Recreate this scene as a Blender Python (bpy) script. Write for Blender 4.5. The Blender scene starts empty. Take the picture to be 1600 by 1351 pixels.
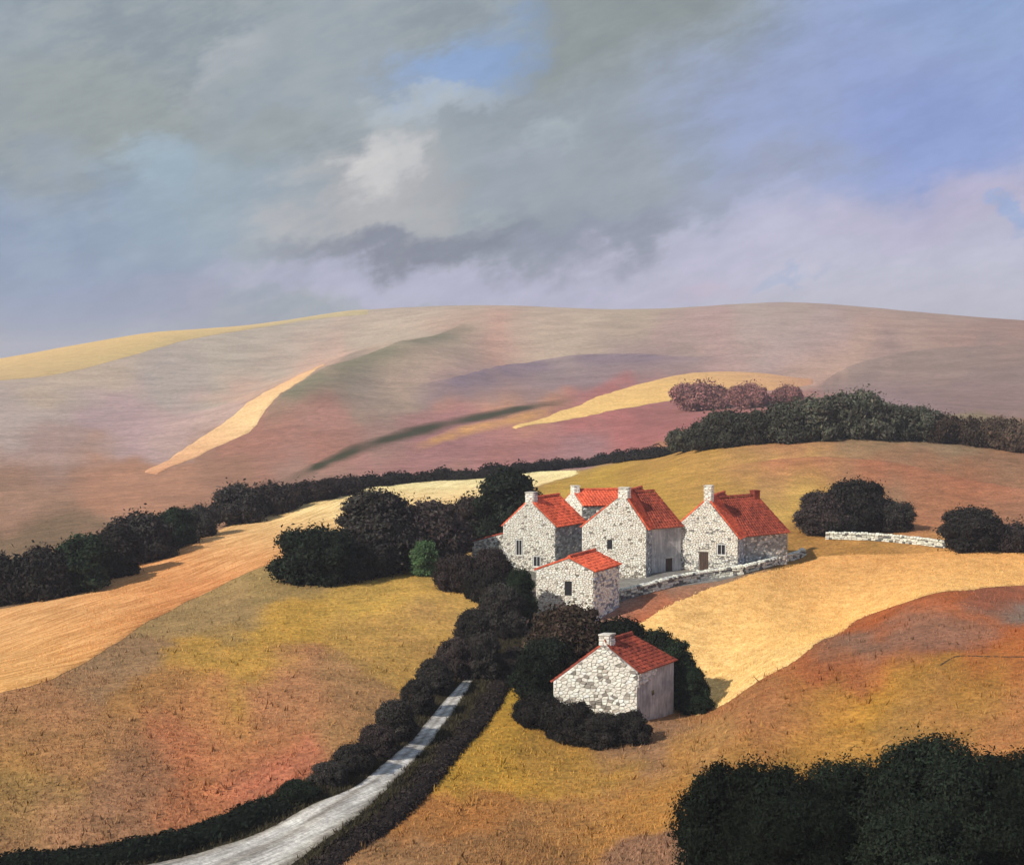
import bpy, bmesh, math, random
import numpy as np
from mathutils import Vector

sc = bpy.context.scene
C = sc.collection
R = math.radians
random.seed(7)
rng = np.random.default_rng(7)

# ------------------------------------------------------------------ camera
F = 2198.0                      # focal length in photograph pixels (1600 wide)
PITCH = R(3.0)
CAM_Z = 40.0
cam_d = bpy.data.cameras.new('camera')
cam = bpy.data.objects.new('camera', cam_d)
C.objects.link(cam)
cam.location = (0, 0, CAM_Z)
cam.rotation_euler = (R(90) - PITCH, 0, 0)
cam_d.sensor_width = 36.0
cam_d.lens = F / 1600 * 36.0
cam_d.clip_start = 1.0
cam_d.clip_end = 60000.0
sc.camera = cam
CP, SP = math.cos(PITCH), math.sin(PITCH)


def ray(px, py):
    """direction of a photograph pixel, scaled so that its world y is 1"""
    a = (px - 800.0) / F
    b = (675.5 - py) / F
    dy = CP + b * SP
    dz = -SP + b * CP
    return a / dy, 1.0, dz / dy


def lin(c):
    return tuple(((v / 255) / 12.92 if v / 255 <= 0.04045 else ((v / 255 + 0.055) / 1.055) ** 2.4) for v in c)


# ------------------------------------------------------------------ sun, sky, exposure
SUN_AZ = (-0.76, -0.65)         # horizontal direction towards the sun: left of and behind the camera
SUN_EL = R(35)
sun_d = bpy.data.lights.new('sun', 'SUN')
sun_d.energy = 4.3
sun_d.angle = R(0.6)
sun_d.color = (1.0, 0.94, 0.84)
sun = bpy.data.objects.new('sun', sun_d)
C.objects.link(sun)
to_sun = Vector((SUN_AZ[0] * math.cos(SUN_EL), SUN_AZ[1] * math.cos(SUN_EL), math.sin(SUN_EL)))
sun.rotation_euler = to_sun.to_track_quat('Z', 'Y').to_euler()
sun.location = (-60, -60, 120)

sc.cycles.max_bounces = 5
sc.cycles.diffuse_bounces = 3
sc.cycles.glossy_bounces = 2
sc.view_settings.view_transform = 'Standard'
sc.view_settings.look = 'None'
sc.view_settings.exposure = 0.17
sc.view_settings.gamma = 1.0
sc.view_settings.use_curve_mapping = False

world = bpy.data.worlds.new('World')
sc.world = world
world.use_nodes = True
nt = world.node_tree
nt.nodes.clear()
W_STR = 0.1


def N(tree, t, **kw):
    n = tree.nodes.new(t)
    for k, v in kw.items():
        setattr(n, k, v)
    return n


def math_node(tree, op, a, b=None, c=None, clamp=False):
    n = N(tree, 'ShaderNodeMath', operation=op, use_clamp=clamp)
    for i, v in enumerate((a, b, c)):
        if v is None:
            continue
        if isinstance(v, (int, float)):
            n.inputs[i].default_value = v
        else:
            tree.links.new(v, n.inputs[i])
    return n.outputs[0]


def mix_col(tree, fac, a, b, blend='MIX'):
    n = N(tree, 'ShaderNodeMix', data_type='RGBA', blend_type=blend)
    for sock, v in ((n.inputs[0], fac), (n.inputs[6], a), (n.inputs[7], b)):
        if isinstance(v, (int, float)):
            sock.default_value = v
        elif isinstance(v, tuple):
            sock.default_value = (v[0], v[1], v[2], 1)
        else:
            tree.links.new(v, sock)
    return n.outputs[2]


def smooth(tree, v, lo, hi, a=0.0, b=1.0):
    n = N(tree, 'ShaderNodeMapRange', interpolation_type='SMOOTHSTEP')
    tree.links.new(v, n.inputs[0])
    for i, x in zip((1, 2, 3, 4), (lo, hi, a, b)):
        n.inputs[i].default_value = x
    return n.outputs[0]


def build_sky():
    t = nt
    L = t.links.new
    tc = N(t, 'ShaderNodeTexCoord')
    nor = N(t, 'ShaderNodeVectorMath', operation='NORMALIZE')
    L(tc.outputs['Generated'], nor.inputs[0])
    sky = N(t, 'ShaderNodeTexSky', sky_type='NISHITA')
    sky.sun_disc = False
    sky.sun_elevation = SUN_EL
    sky.sun_rotation = math.atan2(SUN_AZ[0], SUN_AZ[1])
    sky.air_density = 1.0
    sky.dust_density = 0.6
    sky.ozone_density = 1.5
    # wisps bend the cloud edges: broad billows plus drawn-out streaks
    n1 = N(t, 'ShaderNodeTexNoise')
    n1.inputs['Scale'].default_value = 9
    n1.inputs['Detail'].default_value = 7
    n1.inputs['Roughness'].default_value = 0.58
    L(nor.outputs[0], n1.inputs['Vector'])
    mp = N(t, 'ShaderNodeMapping', vector_type='TEXTURE')
    mp.inputs['Rotation'].default_value = (0, R(-20), 0)
    mp.inputs['Scale'].default_value = (1 / 9, 1 / 9, 1 / 26)
    L(nor.outputs[0], mp.inputs['Vector'])
    n2 = N(t, 'ShaderNodeTexNoise')
    n2.inputs['Scale'].default_value = 2.4
    n2.inputs['Detail'].default_value = 9
    n2.inputs['Roughness'].default_value = 0.68
    L(mp.outputs[0], n2.inputs['Vector'])
    o1 = N(t, 'ShaderNodeVectorMath', operation='MULTIPLY_ADD')
    L(n1.outputs['Color'], o1.inputs[0])
    o1.inputs[1].default_value = (0.16, 0.16, 0.13)
    o1.inputs[2].default_value = (-0.08, -0.08, -0.065)
    o2 = N(t, 'ShaderNodeVectorMath', operation='MULTIPLY_ADD')
    L(n2.outputs['Color'], o2.inputs[0])
    o2.inputs[1].default_value = (0.07, 0.0, 0.035)
    L(o1.outputs[0], o2.inputs[2])
    q0 = N(t, 'ShaderNodeVectorMath', operation='ADD')
    L(nor.outputs[0], q0.inputs[0])
    L(o2.outputs[0], q0.inputs[1])
    q1 = N(t, 'ShaderNodeVectorMath', operation='ADD')
    L(q0.outputs[0], q1.inputs[0])
    q1.inputs[1].default_value = (-0.035, 0.0, -0.0175)
    sx = N(t, 'ShaderNodeSeparateXYZ')
    L(nor.outputs[0], sx.inputs[0])
    sq = N(t, 'ShaderNodeSeparateXYZ')
    L(q1.outputs[0], sq.inputs[0])
    front = smooth(t, sx.outputs[1], 0.3, 0.75)
    K = 1.0 / W_STR

    def c(r, g, b):
        v = lin((r, g, b))
        return (v[0] * K, v[1] * K, v[2] * K)
    # clear air: lavender low down, blue above, the Sky Texture showing through
    ramp = N(t, 'ShaderNodeValToRGB')
    e = ramp.color_ramp.elements
    stops = [(0.0, (186, 184, 208)), (0.10, (194, 190, 212)), (0.26, (176, 180, 208)), (0.42, (150, 166, 208)), (0.62, (146, 166, 208)), (1.0, (132, 156, 204))]
    e[0].position, e[0].color = stops[0][0], (*lin(stops[0][1]), 1)
    e[1].position, e[1].color = stops[-1][0], (*lin(stops[-1][1]), 1)
    for p, col in stops[1:-1]:
        x = e.new(p)
        x.color = (*lin(col), 1)
    L(smooth(t, sq.outputs[2], -0.03, 0.42), ramp.inputs[0])
    up = N(t, 'ShaderNodeVectorMath', operation='SCALE')
    L(ramp.outputs[0], up.inputs[0])
    up.inputs['Scale'].default_value = K
    base = mix_col(t, 0.15, up.outputs[0], sky.outputs[0])
    # overcast that thickens to the left and overhead, and goes on outside the frame
    lx = math_node(t, 'MULTIPLY_ADD', sq.outputs[0], -1.5, 0.12)
    lz = math_node(t, 'MULTIPLY_ADD', sq.outputs[2], 1.1, lx)
    cover = smooth(t, lz, -0.02, 0.22)
    greys = mix_col(t, smooth(t, n1.outputs[0], 0.36, 0.66), c(136, 150, 160), c(168, 179, 188))
    greys = mix_col(t, math_node(t, 'MULTIPLY', smooth(t, n2.outputs[0], 0.42, 0.68), 0.5), greys, c(168, 174, 170))
    cur = mix_col(t, math_node(t, 'MULTIPLY', cover, 0.93), base, greys)
    # single cloud masses: azimuth / height of centre, half sizes, tilt, colour, density
    blobs = [
        (520, 120, 620, 270, 0, (152, 161, 163), .55), (960, 190, 300, 190, -12, (150, 160, 168), .8),
        (960, 50, 260, 90, -10, (139, 148, 146), .75), (170, 230, 230, 110, 15, (150, 158, 154), .6),
        (90, 400, 280, 120, 10, (138, 158, 188), .8), (310, 335, 240, 95, -10, (154, 174, 188), .7),
        (570, 315, 170, 80, -18, (186, 183, 182), .7), (615, 258, 90, 42, -28, (216, 214, 212), .75),
        (1330, 150, 240, 190, 0, (150, 164, 204), .8), (1500, 200, 220, 140, 0, (138, 158, 212), .8),
        (630, 386, 210, 30, -5, (126, 132, 148), .9), (900, 362, 210, 40, -16, (140, 147, 164), .85),
        (1180, 290, 150, 40, -12, (150, 158, 178), .6), (735, 95, 125, 74, -25, (138, 170, 218), .75),
        (705, 172, 90, 24, -14, (192, 200, 202), .45), (350, 110, 120, 36, -35, (178, 184, 188), .65),
        (240, 272, 75, 45, 0, (164, 188, 206), .45), (720, 448, 430, 46, 0, (188, 186, 212), .85),
        (225, 478, 130, 46, 0, (164, 164, 184), .7), (60, 490, 200, 70, 0, (140, 156, 186), .75),
        (1480, 335, 190, 62, -4, (192, 182, 206), .65), (1555, 358, 38, 18, 0, (150, 175, 218), .8),
        (1235, 440, 70, 10, 0, (162, 180, 212), .6), (1100, 395, 320, 60, -6, (196, 192, 216), .6),
        (900, 212, 75, 22, -14, (172, 184, 188), .65), (1080, 432, 90, 20, 0, (208, 188, 206), .5),
        (480, 215, 120, 40, -20, (148, 158, 158), .6), (820, 270, 120, 50, -25, (160, 170, 180), .6),
    ]
    for px, py, wx, wy, rot, col, dens in blobs:
        d = Vector(ray(px, py)).normalized()
        m = N(t, 'ShaderNodeMapping', vector_type='TEXTURE')
        m.inputs['Location'].default_value = (d.x, 0, d.z)
        m.inputs['Rotation'].default_value = (0, R(rot), 0)
        m.inputs['Scale'].default_value = (wx / F, 1.0, wy / F)
        L(q1.outputs[0], m.inputs['Vector'])
        s = N(t, 'ShaderNodeVectorMath', operation='MULTIPLY')
        L(m.outputs[0], s.inputs[0])
        s.inputs[1].default_value = (1, 0, 1)
        ln = N(t, 'ShaderNodeVectorMath', operation='LENGTH')
        L(s.outputs[0], ln.inputs[0])
        f = math_node(t, 'MULTIPLY', smooth(t, ln.outputs['Value'], 1.25, 0.35), dens)
        f = math_node(t, 'MULTIPLY', f, front)
        cur = mix_col(t, f, cur, c(*col))
    grain = mix_col(t, smooth(t, n2.outputs[0], 0.30, 0.72), (0.79, 0.805, 0.83), (0.94, 0.945, 0.955))
    cur = mix_col(t, 1.0, cur, grain, 'MULTIPLY')
    bg = N(t, 'ShaderNodeBackground')
    bg.inputs['Strength'].default_value = W_STR
    L(cur, bg.inputs['Color'])
    out = N(t, 'ShaderNodeOutputWorld')
    L(bg.outputs[0], out.inputs['Surface'])


build_sky()

# ------------------------------------------------------------------ helpers


def tag(o, label=None, cat=None, group=None, kind=None):
    if label:
        o['label'] = label
    if cat:
        o['category'] = cat
    if group:
        o['group'] = group
    if kind:
        o['kind'] = kind
    return o


def empty(name, loc):
    o = bpy.data.objects.new(name, None)
    o.location = loc
    o.empty_display_size = 0.3
    C.objects.link(o)
    return o


def obj(name, me, parent=None, loc=(0, 0, 0)):
    o = bpy.data.objects.new(name, me)
    o.location = loc
    o.parent = parent
    C.objects.link(o)
    return o


def mesh(name, V, Fc, mat=None, cols=None, shade=False):
    me = bpy.data.meshes.new(name)
    me.from_pydata([tuple(v) for v in V] if not isinstance(V, np.ndarray) else V.tolist(), [], Fc if isinstance(Fc, list) else Fc.tolist())
    if cols is not None:
        a = me.color_attributes.new('Col', 'FLOAT_COLOR', 'POINT')
        arr = np.ones((len(me.vertices), 4), np.float32)
        arr[:, :3] = np.asarray(cols, np.float32)
        a.data.foreach_set('color', arr.ravel())
    if mat:
        me.materials.append(mat)
    if shade:
        me.polygons.foreach_set('use_smooth', [True] * len(me.polygons))
    me.update()
    return me


class MB:
    """collects polygons for one mesh"""

    def __init__(self):
        self.V, self.F, self.Cl = [], [], []

    def add(self, vs, fs, col=None):
        n = len(self.V)
        self.V += [tuple(v) for v in vs]
        self.F += [tuple(i + n for i in f) for f in fs]
        self.Cl += [col or (1, 1, 1)] * len(vs)

    def prism(self, poly, d, col=None):
        """poly: list of Vectors in one plane, extruded by Vector d"""
        n = len(poly)
        vs = list(poly) + [p + d for p in poly]
        fs = [tuple(range(n)), tuple(range(2 * n - 1, n - 1, -1))]
        fs += [(i, i + n, (i + 1) % n + n, (i + 1) % n) for i in range(n)]
        self.add(vs, fs, col)

    def box(self, o, a, b, c, col=None):
        o, a, b, c = Vector(o), Vector(a), Vector(b), Vector(c)
        self.prism([o, o + a, o + a + b, o + b], c, col)

    def build(self, name, mat, parent=None, loc=(0, 0, 0), shade=False, use_col=False):
        me = mesh(name, self.V, self.F, mat, self.Cl if use_col else None, shade)
        bm = bmesh.new()
        bm.from_mesh(me)
        bmesh.ops.recalc_face_normals(bm, faces=bm.faces)
        bm.to_mesh(me)
        bm.free()
        return obj(name, me, parent, loc)


# ------------------------------------------------------------------ materials
SAT = 0.92
LIGHT = 1.0                     # how bright sun and sky make a level white sheet


def alb(c, k=1.0, top=0.86):
    r, g, b = (v / LIGHT * k for v in lin(c))
    m = 0.3 * r + 0.6 * g + 0.1 * b
    return tuple(min(top, m + (v - m) * SAT) for v in (r, g, b))


def pmat(name, base=None, rough=0.9, spec=0.15, col_attr=False, variation=(), bump=(), streak=None):
    """Principled material; variation = [(scale, low, high, stretch)], bump = (scale, strength, distance)"""
    m = bpy.data.materials.new(name)
    m.use_nodes = True
    t = m.node_tree
    b = t.nodes['Principled BSDF']
    b.inputs['Roughness'].default_value = rough
    b.inputs['Specular IOR Level'].default_value = spec
    geo = N(t, 'ShaderNodeTexCoord')
    if col_attr:
        a = N(t, 'ShaderNodeVertexColor', layer_name='Col')
        cur = a.outputs[0]
        if base:
            cur = mix_col(t, 1.0, cur, tuple(base), 'MULTIPLY')
    else:
        r = N(t, 'ShaderNodeRGB')
        r.outputs[0].default_value = (*base, 1)
        cur = r.outputs[0]
    for v in variation:
        sc_, lo, hi = v[:3]
        mp = N(t, 'ShaderNodeMapping', vector_type='TEXTURE')
        st = v[3] if len(v) > 3 else (1, 1, 1)
        mp.inputs['Scale'].default_value = tuple(1 / q for q in st)
        mp.inputs['Rotation'].default_value = (0, 0, v[4] if len(v) > 4 else 0)
        t.links.new(geo.outputs['Object'], mp.inputs['Vector'])
        n = N(t, 'ShaderNodeTexNoise')
        n.inputs['Scale'].default_value = sc_
        n.inputs['Detail'].default_value = 6
        n.inputs['Roughness'].default_value = 0.65
        t.links.new(mp.outputs[0], n.inputs['Vector'])
        f = smooth(t, n.outputs[0], 0.33, 0.67)
        lo_c = lo if isinstance(lo, tuple) else (lo, lo, lo)
        hi_c = hi if isinstance(hi, tuple) else (hi, hi, hi)
        cur = mix_col(t, 1.0, cur, mix_col(t, f, lo_c, hi_c), 'MULTIPLY')
    t.links.new(cur, b.inputs['Base Color'])
    if bump:
        n = N(t, 'ShaderNodeTexNoise')
        n.inputs['Scale'].default_value = bump[0]
        n.inputs['Detail'].default_value = 5
        n.inputs['Roughness'].default_value = 0.7
        t.links.new(geo.outputs['Object'], n.inputs['Vector'])
        bp = N(t, 'ShaderNodeBump')
        bp.inputs['Strength'].default_value = bump[1]
        bp.inputs['Distance'].default_value = bump[2]
        t.links.new(n.outputs[0], bp.inputs['Height'])
        t.links.new(bp.outputs[0], b.inputs['Normal'])
    return m


def leaf_mat(name, c, var=0.35):
    m = bpy.data.materials.new(name)
    m.use_nodes = True
    t = m.node_tree
    b = t.nodes['Principled BSDF']
    b.inputs['Roughness'].default_value = 0.75
    b.inputs['Specular IOR Level'].default_value = 0.03
    a = N(t, 'ShaderNodeVertexColor', layer_name='Col')
    oi = N(t, 'ShaderNodeObjectInfo')
    v = smooth(t, oi.outputs['Random'], 0, 1, 1 - var, 1 + var)
    s = N(t, 'ShaderNodeVectorMath', operation='SCALE')
    t.links.new(mix_col(t, 1.0, a.outputs[0], tuple(c), 'MULTIPLY'), s.inputs[0])
    t.links.new(v, s.inputs['Scale'])
    t.links.new(s.outputs[0], b.inputs['Base Color'])
    return m


M = {}
M['ground'] = pmat('ground_turf', col_attr=True, rough=0.95, spec=0.05,
                   variation=[(0.035, 0.88, 1.12), (0.35, (0.84, 0.86, 0.84), (1.17, 1.14, 1.12)), (2.6, (0.74, 0.75, 0.76), (1.26, 1.25, 1.22)),
                              (0.5, 0.90, 1.10, (0.25, 3.0, 1), R(25))],
                   bump=(1.8, 0.6, 0.25))
M['field'] = pmat('stubble', col_attr=True, rough=0.95, spec=0.05,
                  variation=[(0.09, 0.90, 1.08), (0.8, (0.80, 0.74, 0.66), (1.12, 1.12, 1.12)), (3.5, (0.78, 0.72, 0.66), (1.2, 1.2, 1.2))],
                  bump=(3.0, 0.5, 0.15))
M['straw'] = pmat('cut_straw', col_attr=True, rough=0.95, spec=0.05,
                  variation=[(0.09, 0.92, 1.08), (0.7, (0.70, 0.60, 0.50), (1.14, 1.16, 1.18), (0.22, 2.0, 1), R(66)), (3.5, (0.82, 0.78, 0.72), (1.16, 1.16, 1.16))],
                  bump=(3.0, 0.5, 0.15))
M['lane'] = pmat('lane_gravel', None, 0.95, 0.1, col_attr=True,
                 variation=[(0.7, (0.78, 0.76, 0.76), (1.08, 1.08, 1.08), (1, 1, 1)), (4.0, (0.76, 0.76, 0.77), (1.15, 1.15, 1.15)), (1.1, 0.62, 1.16, (0.22, 4, 1), R(52)), (0.25, 0.82, 1.1)], bump=(6, 0.7, 0.06))
M['lane_dull'] = pmat('yard_grit', alb((128, 124, 118)), 0.95, 0.1, variation=[(0.4, 0.75, 1.15), (3.0, 0.8, 1.2)], bump=(6, 0.7, 0.06))
M['blade'] = pmat('grass_blade', col_attr=True, rough=0.9, spec=0.05)
M['verge'] = pmat('verge_grass', alb((50, 46, 34)), 0.95, 0.05, variation=[(1.5, (0.6, 0.6, 0.6), (1.4, 1.4, 1.3))], bump=(3, 0.8, 0.2))
M['mortar'] = pmat('mortar', alb((152, 145, 135)), 0.95, 0.1, variation=[(1.2, (0.72, 0.72, 0.74), (1.25, 1.24, 1.2)), (6, 0.8, 1.2)], bump=(14, 0.6, 0.03))
M['render_grey'] = pmat('grey_render', alb((186, 182, 178)), 0.95, 0.1, variation=[(0.8, (0.72, 0.73, 0.75), (1.2, 1.2, 1.18)), (1.6, 0.78, 1.15, (3, 3, 0.35))], bump=(12, 0.5, 0.03))
M['stone'] = pmat('limewashed_stone', col_attr=True, rough=0.9, spec=0.1, variation=[(5, (0.80, 0.79, 0.76), (1.12, 1.12, 1.12))], bump=(16, 0.6, 0.03))
M['stone_plain'] = pmat('pale_stone', alb((226, 220, 206), 1.0, .8), rough=0.9, spec=0.1, variation=[(0.9, (0.62, 0.62, 0.62), (1.1, 1.1, 1.1)), (7, (0.78, 0.77, 0.75), (1.12, 1.12, 1.12))], bump=(16, 0.6, 0.03))
M['roof'] = pmat('red_pantile', (0.66, 0.125, 0.06), 0.8, 0.2, variation=[(0.6, (0.72, 0.7, 0.7), (1.2, 1.15, 1.1)), (3.0, (0.66, 0.66, 0.70), (1.3, 1.25, 1.2))], bump=(10, 0.4, 0.03))
M['roof_dark'] = pmat('shade_toned_pantile', (0.31, 0.068, 0.04), 0.85, 0.15, variation=[(0.6, (0.66, 0.66, 0.7), (1.25, 1.2, 1.15)), (3.0, (0.6, 0.62, 0.7), (1.3, 1.25, 1.2))], bump=(10, 0.4, 0.03))  # darker copy of the red tiles; shade of the wing slopes is in the colour
M['wood'] = pmat('dark_door_wood', (0.085, 0.055, 0.04), 0.8, 0.2, variation=[(3, 0.6, 1.3, (6, 6, 0.4))])
M['pane'] = pmat('window_pane', (0.03, 0.03, 0.035), 0.15, 0.5)
M['white'] = pmat('white_paint', (0.78, 0.77, 0.74), 0.7, 0.2, variation=[(6, 0.8, 1.05)])
M['bark'] = pmat('bark', (0.05, 0.04, 0.032), 0.95, 0.05, variation=[(4, 0.6, 1.4)])
M['furrow'] = pmat('dark_furrow_earth', (0.07, 0.045, 0.03), 0.95, 0.05, variation=[(3, 0.6, 1.4)])
LM = {
    'black_green': leaf_mat('leaf_black_green', (0.011, 0.015, 0.010)),
    'dark': leaf_mat('leaf_dark', (0.030, 0.027, 0.024)),
    'plum': leaf_mat('leaf_dark_plum', (0.038, 0.029, 0.027)),
    'green': leaf_mat('leaf_dark_green', (0.022, 0.034, 0.020)),
    'bright': leaf_mat('leaf_bright_green', (0.10, 0.17, 0.075)),
    'brown': leaf_mat('leaf_brown', (0.066, 0.046, 0.033)),
    'far': leaf_mat('leaf_olive_far', (0.052, 0.052, 0.038)),
    'scrub': leaf_mat('leaf_scrub', (0.19, 0.16, 0.12)),
    'heath': leaf_mat('leaf_heather', (0.22, 0.10, 0.092), .05),
}

# ------------------------------------------------------------------ terrain: rolling downland through surveyed points
CTRL = [  # photograph column, row, metres north of the camera
    (-200, 1351, 74), (0, 1351, 78), (300, 1351, 80), (560, 1351, 80), (800, 1351, 78), (1100, 1351, 76), (1600, 1351, 74), (1800, 1351, 74),
    (0, 1200, 92), (300, 1150, 100), (150, 1260, 86), (520, 1120, 104), (620, 1060, 118), (740, 1080, 117), (600, 1240, 91), (480, 1290, 86),
    (0, 1085, 106), (200, 1012, 123), (440, 915, 150), (500, 970, 135), (650, 912, 151), (770, 935, 147), (-200, 1130, 100),
    (0, 1010, 135), (0, 950, 164), (300, 900, 176), (300, 850, 202), (540, 830, 205), (540, 768, 252), (700, 760, 268), (880, 740, 298), (-250, 1010, 160),
    (330, 832, 216), (740, 745, 288), (1050, 706, 298), (1100, 694, 282), (1340, 682, 270), (1600, 706, 262), (1800, 730, 255),
    (830, 890, 168), (950, 905, 160), (1120, 892, 163), (1250, 866, 178), (870, 965, 144), (780, 985, 140), (1000, 762, 232), (1000, 742, 258), (1300, 752, 226), (1500, 805, 200), (1262, 846, 181), (1600, 862, 171), (1800, 870, 170),
    (1000, 1132, 114), (900, 1135, 113), (830, 1060, 122), (1115, 1108, 122), (1300, 992, 138), (1600, 917, 153), (1150, 1000, 138), (1050, 950, 147), (1200, 892, 162),
    (1300, 1100, 108), (1600, 1000, 119), (1300, 1250, 88), (1100, 1200, 95), (1600, 1150, 93), (800, 1230, 95), (1290, 1004, 126), (1180, 1072, 114), (1450, 932, 138), (1750, 960, 125),
    (0, 800, 300), (330, 765, 320), (600, 732, 350), (900, 722, 360), (1100, 660, 440), (-250, 830, 300),
    (0, 700, 480), (0, 640, 700), (0, 562, 1250), (250, 519, 1300), (545, 485, 1450), (250, 722, 430), (400, 660, 520), (440, 614, 600), (510, 572, 740), (620, 532, 900), (740, 494, 1150), (412, 608, 800), (475, 568, 1010), (585, 528, 1160), (300, 640, 700), (400, 555, 1080), (-250, 600, 1250), (-250, 700, 520),
    (600, 600, 690), (690, 545, 860), (680, 478, 1420), (800, 479, 1430), (800, 560, 880), (800, 620, 610), (900, 690, 430), (1000, 640, 550), (1050, 600, 670), (1250, 592, 700),
    (1030, 489, 1450), (1230, 475, 1400), (1400, 487, 1350), (1600, 503, 1300), (1600, 600, 600), (1600, 655, 410), (1400, 560, 790), (1800, 520, 1300), (1800, 640, 480), (1350, 625, 480),
]
HIDDEN = [  # behind the skyline and round the camera: x/y, y, z
    (-.45, 2300, 0), (-.2, 2300, 20), (0, 2300, 35), (.2, 2300, 35), (.45, 2300, 15), (-.4, 3600, -30), (0, 3600, -30), (.4, 3600, -30),
    (-.5, 45, 11), (0, 45, 11), (.5, 45, 12), (-.5, 25, 10), (0, 25, 10), (.5, 25, 11),
]
cp = []
for px, py, Y in CTRL:
    d = ray(px, py)
    cp.append((d[0], Y, CAM_Z + d[2] * Y))
cp += HIDDEN
cp = np.array(cp)


def warp(a, Y):
    return np.stack([a * 3.0, np.log(Y)], -1)


def tps(r2):
    return 0.5 * r2 * np.log(np.maximum(r2, 1e-12))


Pc = warp(cp[:, 0], cp[:, 1])
n_ = len(Pc)
A = np.zeros((n_ + 3, n_ + 3))
A[:n_, :n_] = tps(((Pc[:, None] - Pc[None]) ** 2).sum(-1)) + np.eye(n_) * 2e-3
A[:n_, n_] = 1
A[:n_, n_ + 1:] = Pc
A[n_:, :n_] = A[:n_, n_:].T
w_ = np.linalg.solve(A, np.concatenate([cp[:, 2], np.zeros(3)]))
rip = [(rng.uniform(0, 2 * math.pi), rng.uniform(0, 2 * math.pi), wl, am) for wl, am in ((60, .12), (45, .10), (23, .07), (14, .05), (9, .03), (6, .02)) for _ in range(2)]


def height(x, y):
    x = np.asarray(x, float)
    y = np.asarray(y, float)
    shp = np.broadcast(x, y).shape
    x = np.broadcast_to(x, shp).ravel()
    y = np.broadcast_to(y, shp).ravel()
    yy = np.clip(y, 20, 3600)
    a = np.clip(x / yy, -0.55, 0.55)
    out = np.zeros(len(x))
    for i in range(0, len(x), 40000):
        P = warp(a[i:i + 40000], yy[i:i + 40000])
        r2 = ((P[:, None] - Pc[None]) ** 2).sum(-1)
        out[i:i + 40000] = tps(r2) @ w_[:n_] + w_[n_] + P @ w_[n_ + 1:]
    for th, ph, wl, am in rip:
        out += am * np.exp(-(y * 0.022 / wl) ** 2) * np.sin((x * math.cos(th) + y * math.sin(th)) * 2 * math.pi / wl + ph)
    return out.reshape(shp)


def h1(x, y):
    return float(height(np.array([x]), np.array([y]))[0])


YS = np.exp(np.linspace(math.log(40), math.log(3000), 900))


def at(px, py):
    """where the line of sight through a photograph point first meets the ground"""
    d = ray(px, py)
    z = CAM_Z + d[2] * YS
    g = height(d[0] * YS, YS)
    below = np.nonzero(z < g)[0]
    if len(below) == 0:
        k = int(np.argmin(z - g))
        Y = YS[k]
    else:
        k = max(1, int(below[0]))
        f0, f1 = z[k - 1] - g[k - 1], z[k] - g[k]
        Y = YS[k - 1] + (YS[k] - YS[k - 1]) * f0 / (f0 - f1) if f0 > f1 else YS[k]
    x = d[0] * Y
    return Vector((x, Y, h1(x, Y)))


def at_y(px, Y):
    x = (px - 800.0) / F * Y
    return Vector((x, Y, h1(x, Y)))


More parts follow.
